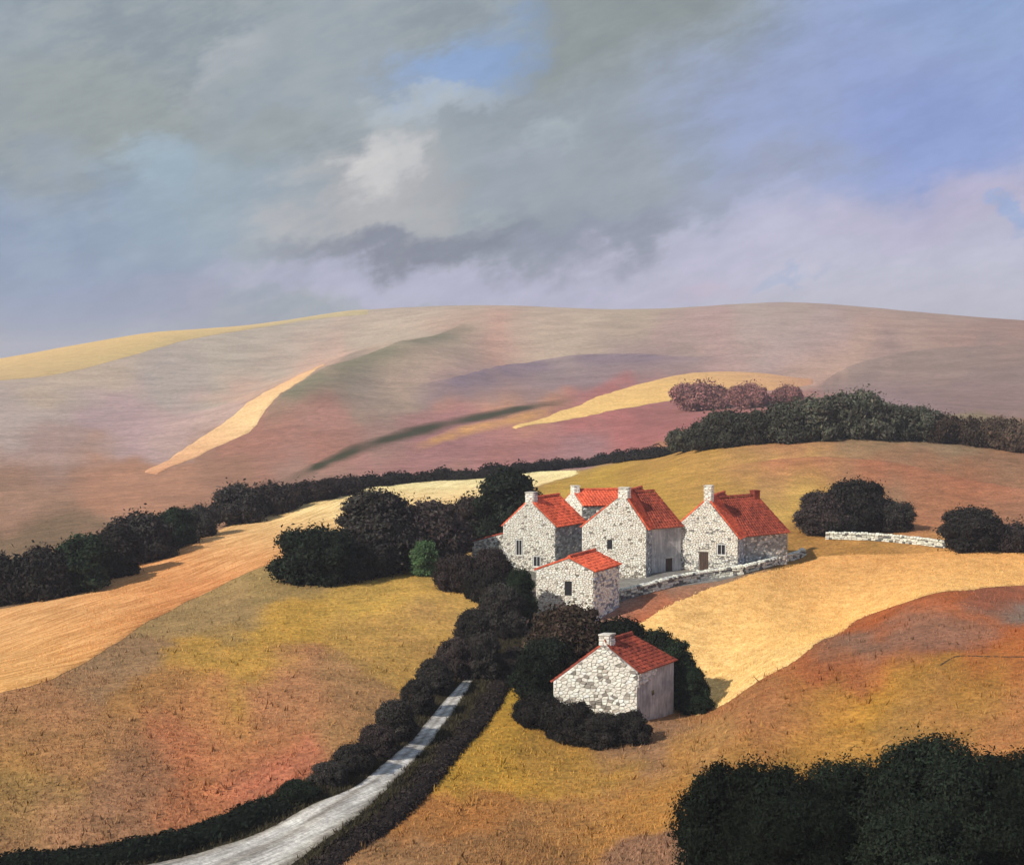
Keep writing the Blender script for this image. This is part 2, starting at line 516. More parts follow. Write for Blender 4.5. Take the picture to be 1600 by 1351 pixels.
SAMPLES = [  # colour of the turf and heather: column, row, rgb
    (60, 640, 165, 150, 142), (150, 600, 174, 156, 134), (300, 560, 172, 160, 142), (250, 590, 158, 148, 142), (100, 700, 162, 136, 126), (200, 660, 166, 140, 142),
    (300, 650, 176, 150, 140), (60, 760, 152, 116, 92), (200, 750, 166, 120, 90), (30, 820, 122, 96, 76), (350, 740, 150, 110, 86), (420, 700, 158, 108, 88),
    (470, 670, 156, 106, 92), (440, 590, 188, 152, 132), (400, 570, 166, 156, 140), (550, 600, 146, 130, 116), (520, 620, 132, 122, 102), (640, 560, 162, 140, 120),
    (600, 660, 150, 116, 106), (560, 700, 162, 114, 106), (700, 540, 166, 146, 126), (760, 500, 172, 154, 134), (640, 510, 172, 156, 136), (760, 545, 186, 132, 112),
    (850, 530, 170, 150, 130), (900, 580, 136, 116, 120), (750, 600, 142, 120, 120), (1000, 558, 142, 118, 118), (1000, 520, 166, 150, 126), (900, 510, 174, 156, 134),
    (1100, 530, 166, 136, 130), (1200, 500, 162, 146, 136), (1250, 520, 162, 138, 140), (1200, 560, 166, 136, 126), (1350, 520, 162, 130, 116), (1380, 512, 160, 132, 118), (1385, 538, 160, 132, 118), (1300, 500, 160, 138, 126), (1400, 500, 158, 134, 120), (1340, 545, 164, 136, 122), (1300, 570, 178, 146, 126),
    (1450, 530, 156, 130, 116), (1560, 520, 152, 120, 106), (1400, 580, 132, 110, 110), (1550, 570, 132, 112, 106), (1500, 620, 136, 112, 108), (1420, 620, 142, 118, 120),
    (950, 662, 166, 98, 92), (850, 685, 162, 104, 100), (1000, 660, 168, 98, 94), (900, 705, 142, 116, 120), (700, 680, 162, 110, 110), (1050, 650, 152, 94, 92),
    (780, 645, 182, 130, 96), (1100, 630, 152, 98, 92), (650, 720, 156, 110, 106), (1180, 620, 150, 100, 94), (500, 735, 150, 116, 100),
    (1000, 748, 166, 122, 60), (950, 765, 188, 146, 56), (900, 752, 180, 138, 62), (1080, 755, 192, 146, 60), (1240, 775, 198, 156, 76), (1250, 722, 168, 110, 80), (1350, 705, 150, 120, 90), (1450, 720, 142, 116, 92),
    (1150, 712, 162, 116, 80), (1500, 760, 168, 104, 74), (1400, 758, 174, 106, 76), (1580, 760, 152, 106, 80), (1500, 708, 136, 116, 92), (1450, 800, 162, 104, 74), (1580, 800, 150, 100, 76), (1100, 735, 172, 124, 66),
    (60, 1100, 164, 114, 78), (200, 1030, 156, 118, 86), (330, 955, 160, 126, 84), (420, 895, 158, 126, 80), (450, 965, 188, 140, 60), (600, 950, 192, 146, 66), (700, 930, 192, 146, 76),
    (560, 920, 184, 142, 70), (350, 1050, 184, 136, 60), (600, 1010, 182, 136, 70), (700, 1000, 176, 130, 76), (150, 1150, 166, 116, 76), (250, 1100, 172, 120, 70), (450, 1080, 172, 116, 80),
    (560, 1080, 166, 120, 80), (400, 1150, 176, 110, 72), (300, 1200, 176, 108, 72), (420, 1210, 182, 108, 80), (200, 1220, 152, 106, 76), (60, 1180, 160, 114, 66), (50, 1250, 150, 114, 66), (150, 1270, 156, 110, 80),
    (520, 1150, 166, 120, 78), (300, 1260, 172, 108, 74), (60, 1300, 152, 110, 76), (350, 1110, 178, 118, 74),
    (1200, 1120, 162, 106, 66), (1300, 1030, 164, 92, 52), (1400, 970, 166, 88, 48), (1550, 930, 150, 86, 62), (1585, 950, 126, 106, 96), (1420, 1000, 128, 104, 92), (1345, 1010, 130, 102, 88), (1480, 975, 132, 104, 90), (1540, 985, 168, 88, 44), (1500, 955, 172, 90, 46), (1450, 1000, 156, 90, 62), (1380, 1030, 168, 94, 48), (1550, 1015, 166, 94, 48),
    (1500, 1060, 168, 116, 50), (1300, 1120, 168, 116, 50), (1370, 1100, 180, 126, 45), (1550, 1100, 168, 110, 66), (1450, 1130, 162, 116, 60), (1200, 1180, 168, 120, 55), (1100, 1180, 168, 120, 70), (1000, 1180, 152, 110, 82),
    (1100, 1230, 168, 116, 56), (900, 1200, 174, 126, 56), (800, 1200, 178, 130, 50), (750, 1190, 184, 136, 50), (900, 1280, 168, 116, 66), (1000, 1280, 174, 120, 60), (700, 1270, 168, 110, 60), (640, 1330, 152, 110, 76),
    (800, 1320, 152, 106, 66), (1020, 1340, 148, 106, 82), (1250, 1300, 150, 106, 62), (1500, 1300, 150, 106, 62),
    (795, 1070, 182, 140, 50), (930, 950, 152, 122, 112), (1000, 945, 178, 92, 50), (980, 965, 172, 86, 45), (1060, 932, 162, 100, 70), (1100, 915, 142, 110, 90), (1200, 885, 162, 116, 60), (1300, 855, 166, 116, 60),
    (1400, 862, 192, 136, 76), (1090, 885, 122, 116, 110), (870, 905, 120, 114, 108), (1000, 905, 132, 116, 110), (800, 985, 122, 96, 80), (1350, 845, 170, 120, 60),
]
ROW_Y = np.log(np.array([20, 78, 95, 115, 150, 200, 300, 400, 600, 900, 1400, 3500]))
ROW_V = np.array([1900, 1351, 1215, 1110, 930, 830, 740, 700, 625, 550, 482, 440])
mott = [(rng.uniform(0, 2 * math.pi), rng.uniform(0, 2 * math.pi), wl) for wl in (150, 110, 80, 60, 45, 33, 25, 19, 14) for _ in range(3)]


def plan(x, y):
    """map co-ordinates that even out near and far ground"""
    return F * x / y, np.interp(np.log(y), ROW_Y, ROW_V)


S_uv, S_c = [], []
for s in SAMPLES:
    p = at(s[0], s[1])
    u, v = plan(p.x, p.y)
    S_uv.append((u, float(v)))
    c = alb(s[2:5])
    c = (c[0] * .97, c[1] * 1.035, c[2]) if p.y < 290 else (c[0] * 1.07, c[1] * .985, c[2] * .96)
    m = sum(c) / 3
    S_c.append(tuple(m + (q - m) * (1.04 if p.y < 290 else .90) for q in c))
S_uv = np.array(S_uv)
S_c = np.array(S_c)


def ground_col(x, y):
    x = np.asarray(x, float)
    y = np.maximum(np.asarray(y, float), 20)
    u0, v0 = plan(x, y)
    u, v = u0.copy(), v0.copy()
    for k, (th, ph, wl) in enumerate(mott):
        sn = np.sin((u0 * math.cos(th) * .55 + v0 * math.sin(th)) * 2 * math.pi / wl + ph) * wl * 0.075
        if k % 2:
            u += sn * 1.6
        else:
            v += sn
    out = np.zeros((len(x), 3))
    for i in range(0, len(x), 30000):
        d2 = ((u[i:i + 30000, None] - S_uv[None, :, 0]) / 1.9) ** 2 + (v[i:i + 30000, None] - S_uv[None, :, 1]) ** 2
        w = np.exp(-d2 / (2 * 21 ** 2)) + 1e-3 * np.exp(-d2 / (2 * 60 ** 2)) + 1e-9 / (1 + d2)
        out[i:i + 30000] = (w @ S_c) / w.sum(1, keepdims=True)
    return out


NA, NY = 500, 760
ga = np.linspace(-0.62, 0.62, NA)
gy = np.exp(np.linspace(math.log(22), math.log(3500), NY))
GX = (ga[None] * gy[:, None]).ravel()
GY = np.repeat(gy, NA)
GZ = height(GX, GY)
idx = np.arange(NA * NY).reshape(NY, NA)
quads = np.stack([idx[:-1, :-1], idx[:-1, 1:], idx[1:, 1:], idx[1:, :-1]], -1).reshape(-1, 4)
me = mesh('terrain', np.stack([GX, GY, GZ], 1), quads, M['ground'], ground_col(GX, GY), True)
tag(obj('terrain', me), 'rolling downland of turf, bracken and heather', kind='structure')
fl = MB()
fl.add([(-9000, -9000, -60), (9000, -9000, -60), (9000, 9000, -60), (-9000, 9000, -60)], [(0, 1, 2, 3)], alb((150, 130, 112)))
tag(fl.build('ground', M['ground'], use_col=True), 'low ground reaching to the horizon', kind='structure')


def resample(pts, n):
    P = np.array([(p.x, p.y) for p in pts])
    t = np.concatenate([[0], np.cumsum(np.linalg.norm(np.diff(P, axis=0), axis=1))])
    # smooth curve through the points (Catmull-Rom by arc length)
    s = np.linspace(0, t[-1], n)
    out = []
    for v in s:
        k = min(max(int(np.searchsorted(t, v)) - 1, 0), len(P) - 2)
        p1, p2 = P[k], P[k + 1]
        p0 = P[k - 1] if k > 0 else 2 * p1 - p2
        p3 = P[k + 2] if k + 2 < len(P) else 2 * p2 - p1
        f = (v - t[k]) / max(1e-9, t[k + 1] - t[k])
        out.append(0.5 * ((2 * p1) + (p2 - p0) * f + (2 * p0 - 5 * p1 + 4 * p2 - p3) * f * f + (3 * p1 - p0 - 3 * p2 + p3) * f ** 3))
    return np.array(out)


LOFTS = []


def loft(name, top, bottom, nx, ny, eps, mat, cols=None, ragged=0.0, label=None, across_cols=None, blend=None):
    """a field laid on the ground between two edges; cols = colours along it (far edge row, near edge row)"""
    T = resample([at(*p) for p in top], nx)
    B = resample([at(*p) for p in bottom], nx)
    f = np.linspace(0, 1, ny)[:, None, None]
    G = B[None] * (1 - f) + T[None] * f
    # ragged margins: the outermost row wanders, smoothly, along its own edge
    wob = np.cumsum(rng.normal(0, 1, (2, nx)), axis=1)
    wob -= np.apply_along_axis(lambda a: np.convolve(np.pad(a, 12, mode='edge'), np.ones(25) / 25, 'valid'), 1, wob)
    across = T - B
    across /= np.maximum(np.linalg.norm(across, axis=1, keepdims=True), 1e-6)
    room = np.minimum(1.0, np.linalg.norm(T - B, axis=1) / (ny * ragged * 3 + 1e-6))
    G[0] -= across * (np.abs(wob[0]) * ragged * room)[:, None]
    G[-1] += across * (np.abs(wob[1]) * ragged * room)[:, None]
    X, Y = G[..., 0].ravel(), G[..., 1].ravel()
    Z = height(X, Y) + eps
    id2 = np.arange(nx * ny).reshape(ny, nx)
    q = np.stack([id2[:-1, :-1], id2[:-1, 1:], id2[1:, 1:], id2[1:, :-1]], -1).reshape(-1, 4)
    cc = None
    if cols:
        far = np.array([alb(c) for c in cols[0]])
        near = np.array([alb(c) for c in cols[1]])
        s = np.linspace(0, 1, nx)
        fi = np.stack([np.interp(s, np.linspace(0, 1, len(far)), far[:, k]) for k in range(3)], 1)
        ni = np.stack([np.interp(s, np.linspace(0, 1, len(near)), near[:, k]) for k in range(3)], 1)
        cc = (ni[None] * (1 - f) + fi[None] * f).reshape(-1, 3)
    if across_cols:           # colours from the near margin to the far one
        ac = np.array([alb(c) for c in across_cols])
        ff = np.linspace(0, 1, ny)
        ai = np.stack([np.interp(ff, np.linspace(0, 1, len(ac)), ac[:, k]) for k in range(3)], 1)
        cc = np.repeat(ai, nx, axis=0)
    if blend:                 # growth and painted shade: ground covered, near margin to far margin
        cov = np.interp(np.linspace(0, 1, ny), np.linspace(0, 1, len(blend)), blend)[:, None]
        s = np.linspace(0, 1, nx)
        cov = cov * np.minimum(1, np.minimum(s, 1 - s) / .16)[None]
        cov = cov * (1 + .25 * np.sin(s * 37 + 1) * np.sin(s * 13))[None]
        cov = np.clip(cov, 0, 1).reshape(-1, 1)
        cc = ground_col(X, Y) * (1 - cov) + cc * cov
    V = np.stack([X, Y, Z], 1)
    Z2 = V[:, 2].reshape(ny, nx)
    if blend:
        Z2 += .10 - eps
        for row in (0, -1):
            Z2[row] -= .16
        eps = 0.0
    for row in (0, -1):       # the margins settle to the turf
        Z2[row] -= eps * .8
    Z2[:, 0] -= eps * .8
    Z2[:, -1] -= eps * .8
    V[:, 2] = Z2.ravel()
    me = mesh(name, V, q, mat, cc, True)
    o = tag(obj(name, me), label, kind='structure')
    LOFTS.append((name, T, B, cc, nx, ny, eps))
    return o


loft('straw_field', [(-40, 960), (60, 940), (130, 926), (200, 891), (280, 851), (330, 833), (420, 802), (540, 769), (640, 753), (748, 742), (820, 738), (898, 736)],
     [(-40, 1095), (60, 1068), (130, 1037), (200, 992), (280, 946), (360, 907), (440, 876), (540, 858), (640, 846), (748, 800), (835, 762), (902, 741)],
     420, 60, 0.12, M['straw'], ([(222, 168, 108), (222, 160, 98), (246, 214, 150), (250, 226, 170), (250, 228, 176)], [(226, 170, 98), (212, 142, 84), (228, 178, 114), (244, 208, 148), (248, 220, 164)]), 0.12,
     'strip of pale cut straw running up behind the left meadow')
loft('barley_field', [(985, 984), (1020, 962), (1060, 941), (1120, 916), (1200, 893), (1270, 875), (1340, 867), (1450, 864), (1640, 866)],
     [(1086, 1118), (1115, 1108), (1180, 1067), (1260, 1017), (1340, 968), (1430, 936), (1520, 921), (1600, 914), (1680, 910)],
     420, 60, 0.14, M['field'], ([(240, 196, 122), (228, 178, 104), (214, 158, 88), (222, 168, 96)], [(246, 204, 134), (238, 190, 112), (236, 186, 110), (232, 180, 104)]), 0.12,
     'golden barley field curving round the right of the farm')
loft('barley_field', [(-40, 545), (80, 540), (170, 530), (250, 505), (350, 488), (460, 478), (575, 472)], [(-40, 598), (60, 589), (125, 577), (225, 550), (320, 526), (450, 505), (575, 491)],
     160, 20, 0.35, M['field'], ([(226, 190, 122), (222, 186, 116), (226, 194, 128), (200, 180, 130)], [(196, 168, 118), (200, 174, 112), (196, 172, 116), (186, 172, 128)]), 0.5,
     'yellow field along the left skyline of the far hill')
loft('barley_field', [(225, 738), (300, 694), (370, 645), (440, 600), (506, 568)], [(245, 741), (318, 708), (390, 674), (425, 628), (508, 571)],
     160, 20, 0.25, M['field'], ([(224, 168, 128), (236, 196, 140), (228, 180, 132), (210, 160, 120)], [(222, 160, 118), (244, 204, 146), (238, 196, 140), (214, 172, 128)]), 0.4,
     'slanting cream field on the far hillside at left')
loft('barley_field', [(800, 668), (880, 641), (960, 612), (1050, 588), (1120, 581), (1190, 583), (1270, 592)], [(806, 670), (900, 653), (1000, 634), (1060, 624), (1120, 618), (1200, 610), (1270, 600)],
     200, 24, 0.25, M['field'], ([(238, 200, 124), (238, 196, 118), (226, 184, 112), (196, 148, 116)], [(240, 200, 126), (238, 196, 116), (232, 186, 108), (190, 140, 112)]), 0.4,
     'tapering golden field on the heather hillside behind the farm')
H = M['ground']
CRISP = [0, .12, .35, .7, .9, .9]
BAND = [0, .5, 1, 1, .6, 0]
loft('crest_shade', [(640, 604), (720, 586), (800, 568), (900, 554), (1000, 552), (1080, 557), (1150, 553)], [(640, 650), (760, 632), (860, 614), (950, 596), (1040, 580), (1150, 566)], 120, 22, .2, H, None, 0.3,
     'painted crest shade, heather purple, across the middle of the far hill', [(126, 106, 116)] * 2, CRISP)  # crest shadow of the hill, put into the ground colour
loft('scrub_shade', [(425, 752), (520, 708), (600, 678), (700, 652), (800, 634), (905, 617)], [(440, 762), (530, 724), (612, 696), (712, 670), (812, 649), (912, 628)], 120, 16, .2, H, None, 0.4,
     'dark scrub and painted shade in a fold slanting up the heather hillside', [(66, 64, 46)] * 2, BAND)  # scrub line with the shade of the fold painted in
loft('bracken_slope', [(640, 692), (720, 664), (800, 646), (860, 634)], [(650, 710), (730, 684), (810, 664), (870, 648)], 80, 14, .25, H, None, 0.3,
     'ochre bracken just below the dark scrub', [(196, 142, 84)] * 2, [0, .6, .9, .6, 0])
loft('heath_slope', [(1262, 606), (1330, 570), (1420, 548), (1520, 540), (1650, 536)], [(1262, 650), (1340, 625), (1430, 615), (1520, 615), (1650, 620)], 120, 22, .25, H, None, 0.3,
     'grey brown shoulder of heath at the right', [(132, 112, 104)] * 2, [0, .1, .25, .45, .6, .6])
loft('olive_slope', [(402, 662), (438, 617), (505, 574), (615, 536), (735, 498)], [(412, 700), (480, 655), (560, 612), (680, 566), (790, 516)], 120, 22, .25, H, None, 0.3,
     'olive band on the edge of the nearer far hill', [(124, 116, 92)] * 2, CRISP)  # olive, strongest at the far edge, fading towards the near one
loft('plough_slope', [(1120, 732), (1220, 716), (1320, 714), (1460, 736), (1600, 764), (1680, 775)], [(1120, 765), (1220, 770), (1320, 775), (1460, 790), (1600, 815), (1680, 820)], 140, 22, .12, H, None, 0.2,
     'terracotta band on the slope behind the farm', [(174, 106, 74)] * 2, [0, .1, .25, .45, .6, .6])
LANE_L = [(60, 1392), (160, 1368), (239, 1349), (386, 1309), (479, 1262), (568, 1220), (646, 1154), (690, 1100), (722, 1066), (736, 1048)]
LANE_R = [(385, 1392), (430, 1364), (472, 1338), (556, 1276), (622, 1214), (672, 1162), (712, 1107), (737, 1068), (748, 1050)]
loft('verge', [(-60, 1352), (60, 1335), (200, 1322), (316, 1285), (413, 1247), (495, 1208), (570, 1166), (610, 1130), (670, 1064), (720, 1010), (752, 975)],
     [(470, 1420), (500, 1375), (518, 1349), (607, 1282), (665, 1220), (722, 1160), (760, 1105), (790, 1060), (810, 1020), (818, 985)], 260, 24, 0.03, M['verge'], None, 0.12, 'dark grassy verge on both sides of the lane')
loft('lane', LANE_L, LANE_R, 300, 26, 0.10, M['lane'], None, 0.10, 'pale gravel lane curving up to the farm',
     [(150, 140, 124), (200, 194, 182), (216, 211, 202), (222, 217, 208), (200, 194, 184), (176, 168, 156), (204, 198, 188), (222, 217, 208), (218, 212, 202), (196, 188, 174), (150, 138, 122)])
loft('farmyard', [(900, 905), (960, 900), (1060, 892), (1162, 884)], [(915, 948), (962, 942), (1060, 916), (1166, 896)], 60, 10, 0.06, M['lane_dull'], None, 0.1, 'grey farmyard in front of the houses')
loft('furrow', [(1468, 1039), (1484, 1029), (1502, 1024), (1550, 1025), (1640, 1025)], [(1470, 1040), (1485, 1030), (1502, 1025), (1550, 1026), (1640, 1026)], 90, 3, 0.05, M['furrow'], None, 0.03,
     'thin dark furrow across the rusty slope at right')

# ------------------------------------------------------------------ thin autumn haze over the whole valley
hz = MB()
hz.box((-9500, -9500, -61), (19000, 0, 0), (0, 19000, 0), (0, 0, 61 + 140))
hm = bpy.data.materials.new('haze')
hm.use_nodes = True
ht = hm.node_tree
ht.nodes.clear()
pv = N(ht, 'ShaderNodeVolumePrincipled')
pv.inputs['Color'].default_value = (0.90, 0.88, 0.96, 1)
pv.inputs['Density'].default_value = 0.00020
pv.inputs['Anisotropy'].default_value = 0.0
ho = N(ht, 'ShaderNodeOutputMaterial')
ht.links.new(pv.outputs[0], ho.inputs['Volume'])
tag(hz.build('haze', hm), 'thin lavender haze over the valley', kind='stuff')

# ------------------------------------------------------------------ masonry


def stone_mesh(seed):
    r = random.Random(seed)
    j = lambda s: r.uniform(-s, s)
    back = [(-.5 + j(.04), 0, -.5 + j(.06)), (.5 + j(.04), 0, -.5 + j(.06)), (.5 + j(.04), 0, .5 + j(.06)), (-.5 + j(.04), 0, .5 + j(.06))]
    mid = [(x * .98, -.62, z * .97) for x, y, z in back]
    frt = [(x * .78 + j(.05), -1 + j(.12), z * .72 + j(.05)) for x, y, z in back]
    V = back + mid + frt
    Fc = [(0, 1, 5, 4), (1, 2, 6, 5), (2, 3, 7, 6), (3, 0, 4, 7), (4, 5, 9, 8), (5, 6, 10, 9), (6, 7, 11, 10), (7, 4, 8, 11), (8, 9, 10, 11)]
    return V, Fc


STONES = [stone_mesh(i) for i in range(12)]
STONE_ME = {}


def stone_data(k, shade):
    key = (k, shade)
    if key not in STONE_ME:
        V, Fc = STONES[k]
        c = alb(shade, 1.0, .82)
        STONE_ME[key] = mesh('stone', V, Fc, M['stone'], [c] * len(V))
    return STONE_ME[key]


def clip(poly, nx, ny, d):
    """part of a polygon where nx*x + ny*y <= d"""
    out = []
    for i in range(len(poly)):
        a, b = poly[i - 1], poly[i]
        fa, fb = nx * a[0] + ny * a[1] - d, nx * b[0] + ny * b[1] - d
        if fa <= 0:
            out.append(a)
        if (fa < 0 < fb) or (fb < 0 < fa):
            t = fa / (fa - fb)
            out.append((a[0] + (b[0] - a[0]) * t, a[1] + (b[1] - a[1]) * t))
    return out


def rubble(width, top_at, openings, sl, sh, seed, joint=0.032, keep=None):
    """random rubble filling a face: every stone is a cell round its own centre; yields polygons in the face's plane"""
    r = random.Random(seed)
    asp = sl / sh
    vmax = max(top_at(width * k / 40) for k in range(41))
    pts, row, v = [], 0, sh * .4
    while v < vmax + sh:
        u = (row % 2) * sl * .5
        while u < width + sl:
            pts.append((u + r.uniform(-.40, .40) * sl, v + r.uniform(-.42, .42) * sh))
            u += sl * r.uniform(.8, 1.25)
        v += sh
        row += 1
    cellmap = {}
    for i, q in enumerate(pts):
        cellmap.setdefault((int(q[0] // sl), int(q[1] // sh)), []).append(i)
    for i, q in enumerate(pts):
        poly = [(q[0] - sl * 1.1, q[1] - sh * 1.2), (q[0] + sl * 1.1, q[1] - sh * 1.2), (q[0] + sl * 1.1, q[1] + sh * 1.2), (q[0] - sl * 1.1, q[1] + sh * 1.2)]
        ci, cj = int(q[0] // sl), int(q[1] // sh)
        for di in (-2, -1, 0, 1, 2):
            for dj in (-2, -1, 0, 1, 2):
                for k in cellmap.get((ci + di, cj + dj), ()):
                    if k == i or len(poly) < 3:
                        continue
                    o = pts[k]
                    # cells measured with heights stretched, so that the stones lie flat
                    nx, ny = (o[0] - q[0]), (o[1] - q[1]) * asp * asp
                    mx, my = (o[0] + q[0]) / 2, (o[1] + q[1]) / 2
                    ln = math.hypot(nx, ny)
                    nx, ny = nx / ln, ny / ln
                    poly = clip(poly, nx, ny, nx * mx + ny * my - joint / 2)
        m = 0.02
        for nx, ny, d in ((-1, 0, -m), (1, 0, width - m), (0, -1, 0)):
            if len(poly) >= 3:
                poly = clip(poly, nx, ny, d)
        if len(poly) < 3:
            continue
        # cut by the verges: line through the wall head on each side
        e = .02
        sa = (top_at(q[0] + e) - top_at(q[0] - e)) / (2 * e) if 0 < q[0] < width else 0
        tq = top_at(min(max(q[0], 0), width))
        ln = math.hypot(sa, 1)
        poly = clip(poly, -sa / ln, 1 / ln, (tq - sa * q[0] - .03) / ln)
        if len(poly) < 3:
            continue
        for a, b, c, d in openings:
            xs = [t[0] for t in poly]
            ys = [t[1] for t in poly]
            if max(xs) > a and min(xs) < b and max(ys) > c and min(ys) < d:
                opts = [(a - q[0], (1, 0, a)), (q[0] - b, (-1, 0, -b)), (c - q[1], (0, 1, c)), (q[1] - d, (0, -1, -d))]
                best = max(opts, key=lambda t: t[0])[1]
                poly = clip(poly, *best)
                if len(poly) < 3:
                    break
        if len(poly) < 3:
            continue
        A2 = abs(sum(poly[k - 1][0] * poly[k][1] - poly[k][0] * poly[k - 1][1] for k in range(len(poly)))) / 2
        if A2 < sl * sh * .14:
            continue
        cx, cy = sum(t[0] for t in poly) / len(poly), sum(t[1] for t in poly) / len(poly)
        if keep and not keep(cx, cy, r):
            continue
        yield cx, cy, poly


def lay_stones(parent, loc, o, ud, nd, width, top_at, openings, sl, sh, seed, tone, proud=0.10, single=False, keep=None, name='stonework'):
    """stones on the face that starts at o, runs along ud and looks along nd; tone(u, v, rnd) gives a stone's own colour"""
    r = random.Random(seed + 99)
    mb = MB()
    for cx, cy, poly in rubble(width, top_at, openings, sl, sh, seed, keep=keep):
        c = alb(tone(cx, cy, r), 1.0, .88)
        d = proud * r.uniform(.55, 1.3)
        n = len(poly)
        vs = []
        for f, dep in ((1.0, -.02), (.97, d * .6), (.74, d)):
            for x, y in poly:
                j = r.uniform(-.015, .015) if dep > 0 else 0
                X, Z = cx + (x - cx) * f, cy + (y - cy) * f
                vs.append(ud * (X - cx) + Vector((0, 0, Z - cy)) + nd * (dep + j))
        pos = o + ud * cx + Vector((0, 0, cy))
        fs = [(k, (k + 1) % n, (k + 1) % n + n, k + n) for k in range(n)] + [(k + n, (k + 1) % n + n, (k + 1) % n + 2 * n, k + 2 * n) for k in range(n)] + [tuple(range(2 * n, 3 * n))]
        if single:
            m1 = MB()
            m1.add(vs, fs, c)
            m1.build('stone', M['stone'], parent, pos, use_col=True)
        else:
            mb.add([pos + q for q in vs], fs, c)
    if not single and mb.V:
        tag(mb.build(name, M['stone'], parent, use_col=True), kind='stuff')


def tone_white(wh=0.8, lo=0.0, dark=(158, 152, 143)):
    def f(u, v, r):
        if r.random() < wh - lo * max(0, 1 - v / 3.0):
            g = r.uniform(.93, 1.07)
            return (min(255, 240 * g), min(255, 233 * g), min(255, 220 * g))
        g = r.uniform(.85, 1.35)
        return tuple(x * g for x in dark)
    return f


def slope(parent, e0, e1, r1, r0, mat, name='roof_slope', thick=0.12):
    """pantiled slope: eave e0-e1, ridge r0-r1, rolls running up the slope and stepped courses"""
    e0, e1, r0, r1 = map(Vector, (e0, e1, r0, r1))
    n = (e1 - e0).cross(r0 - e0).normalized()
    if n.z < 0:
        n = -n
    Lw = max((e1 - e0).length, (r1 - r0).length)
    Hh = max((r0 - e0).length, (r1 - e1).length)
    nu = max(8, int(Lw / 0.40) * 5)
    rows = max(3, int(Hh / 0.42))
    V, Fc = [], []
    for k in range(rows):
        for end in (0, 1):
            f = (k + end) / rows
            lift = 0.055 if end == 0 else 0.015
            a, b = e0.lerp(r0, f), e1.lerp(r1, f)
            for i in range(nu + 1):
                t = i / nu
                ph = t * nu / 5 * 2 * math.pi
                p = a.lerp(b, t) + n * (thick + lift + 0.035 * math.sin(ph) + 0.012 * math.sin(i * 12.9898 + k * 78.233))
                V.append(p)
    st = nu + 1
    for k in range(rows * 2 - 1):
        for i in range(nu):
            j = k * st + i
            Fc.append((j, j + 1, j + 1 + st, j + st))
    # underside and edges
    b = len(V)
    V += [e0, e1, r1, r0]
    last = (rows * 2 - 1) * st
    Fc.append((b, b + 3, b + 2, b + 1))
    Fc.append(tuple([b, b + 1] + [i for i in range(nu, -1, -1)]))
    Fc.append(tuple([b + 2, b + 3] + [last + i for i in range(nu + 1)]))
    Fc.append(tuple([b + 3, b] + [k * st for k in range(rows * 2)]))
    Fc.append(tuple([b + 1, b + 2] + [k * st + nu for k in range(rows * 2 - 1, -1, -1)]))
    return obj(name, mesh(name, V, Fc, mat), parent)


def ridge(parent, a, b, mat):
    a, b = Vector(a), Vector(b)
    d = (b - a)
    L = d.length
    d.normalize()
    s = Vector((-d.y, d.x, 0)).normalized()
    mb = MB()
    n = max(2, int(L / 0.5))
    for k in range(n):
        p0 = a + d * (L * k / n)
        p1 = a + d * (L * (k + 1) / n - 0.015)
        ring = [(-.20, .02), (-.13, .20), (0, .27), (.13, .20), (.20, .02)]
        up = 0.015 * (k % 2)
        v = [p + s * x + Vector((0, 0, z + up)) for p in (p0, p1) for x, z in ring]
        mb.add(v, [(i, i + 1, i + 6, i + 5) for i in range(4)] + [(0, 1, 2, 3, 4), (9, 8, 7, 6, 5)])
    return mb.build('ridge_tiles', mat, parent)


def chimney(parent, base, gd, sd, w, d, hgt, tone, mat_pot=None, seed=1, stones=True, core='mortar'):
    base = Vector(base)
    mb = MB()
    mb.box(base - gd * w / 2 - sd * d / 2, gd * w, sd * d, Vector((0, 0, hgt)))
    o = mb.build('chimney', M[core], parent)
    if stones:
        zb = 0.0
        nd = -sd
        lay_stones(o, None, base - sd * d / 2 - gd * w / 2 , gd, nd, w, lambda u: hgt - .02, [], 0.5, 0.27, seed, tone, .07, name='chimney_stones')
        lay_stones(o, None, base - gd * w / 2 + sd * d / 2, -sd, -gd, d, lambda u: hgt - .02, [], 0.5, 0.27, seed + 1, tone, .07, name='chimney_stones')
        lay_stones(o, None, base + gd * w / 2 - sd * d / 2, sd, gd, d, lambda u: hgt - .02, [], 0.5, 0.27, seed + 2, tone, .07, name='chimney_stones')
    cp_ = MB()
    e = .06
    cp_.box(base - gd * (w / 2 + e) - sd * (d / 2 + e) + Vector((0, 0, hgt)), gd * (w + 2 * e), sd * (d + 2 * e), Vector((0, 0, .12)))
    cp_.build('chimney_cap', M['stone_plain'] if stones else M['roof_dark'], o)
    return o


def window(parent, o, ud, nd, w, hgt, frame=True):
    """opening whose lower left corner is o on a wall that looks along nd"""
    up = Vector((0, 0, 1))
    mb = MB()
    mb.box(o + nd * .004, ud * w, up * hgt, nd * .03)
    p = mb.build('window', M['pane'], parent)
    if frame:
        f = MB()
        t = .085
        f.box(o + nd * .036, ud * t, up * hgt, nd * .07)
        f.box(o + ud * (w - t) + nd * .036, ud * t, up * hgt, nd * .07)
        f.box(o + ud * t + nd * .036, ud * (w - 2 * t), up * t, nd * .07)
        f.box(o + ud * t + up * (hgt - t) + nd * .036, ud * (w - 2 * t), up * t, nd * .07)
        f.box(o + ud * (w / 2 - .025) + up * t + nd * .036, ud * .05, up * (hgt - 2 * t), nd * .05)
        f.build('frame', M['white'], p)
        s = MB()
        s.box(o - ud * .12 - up * .10 + nd * .004, ud * (w + .24), up * .098, nd * .17)
        s.build('sill', M['stone_plain'], p)
    return p


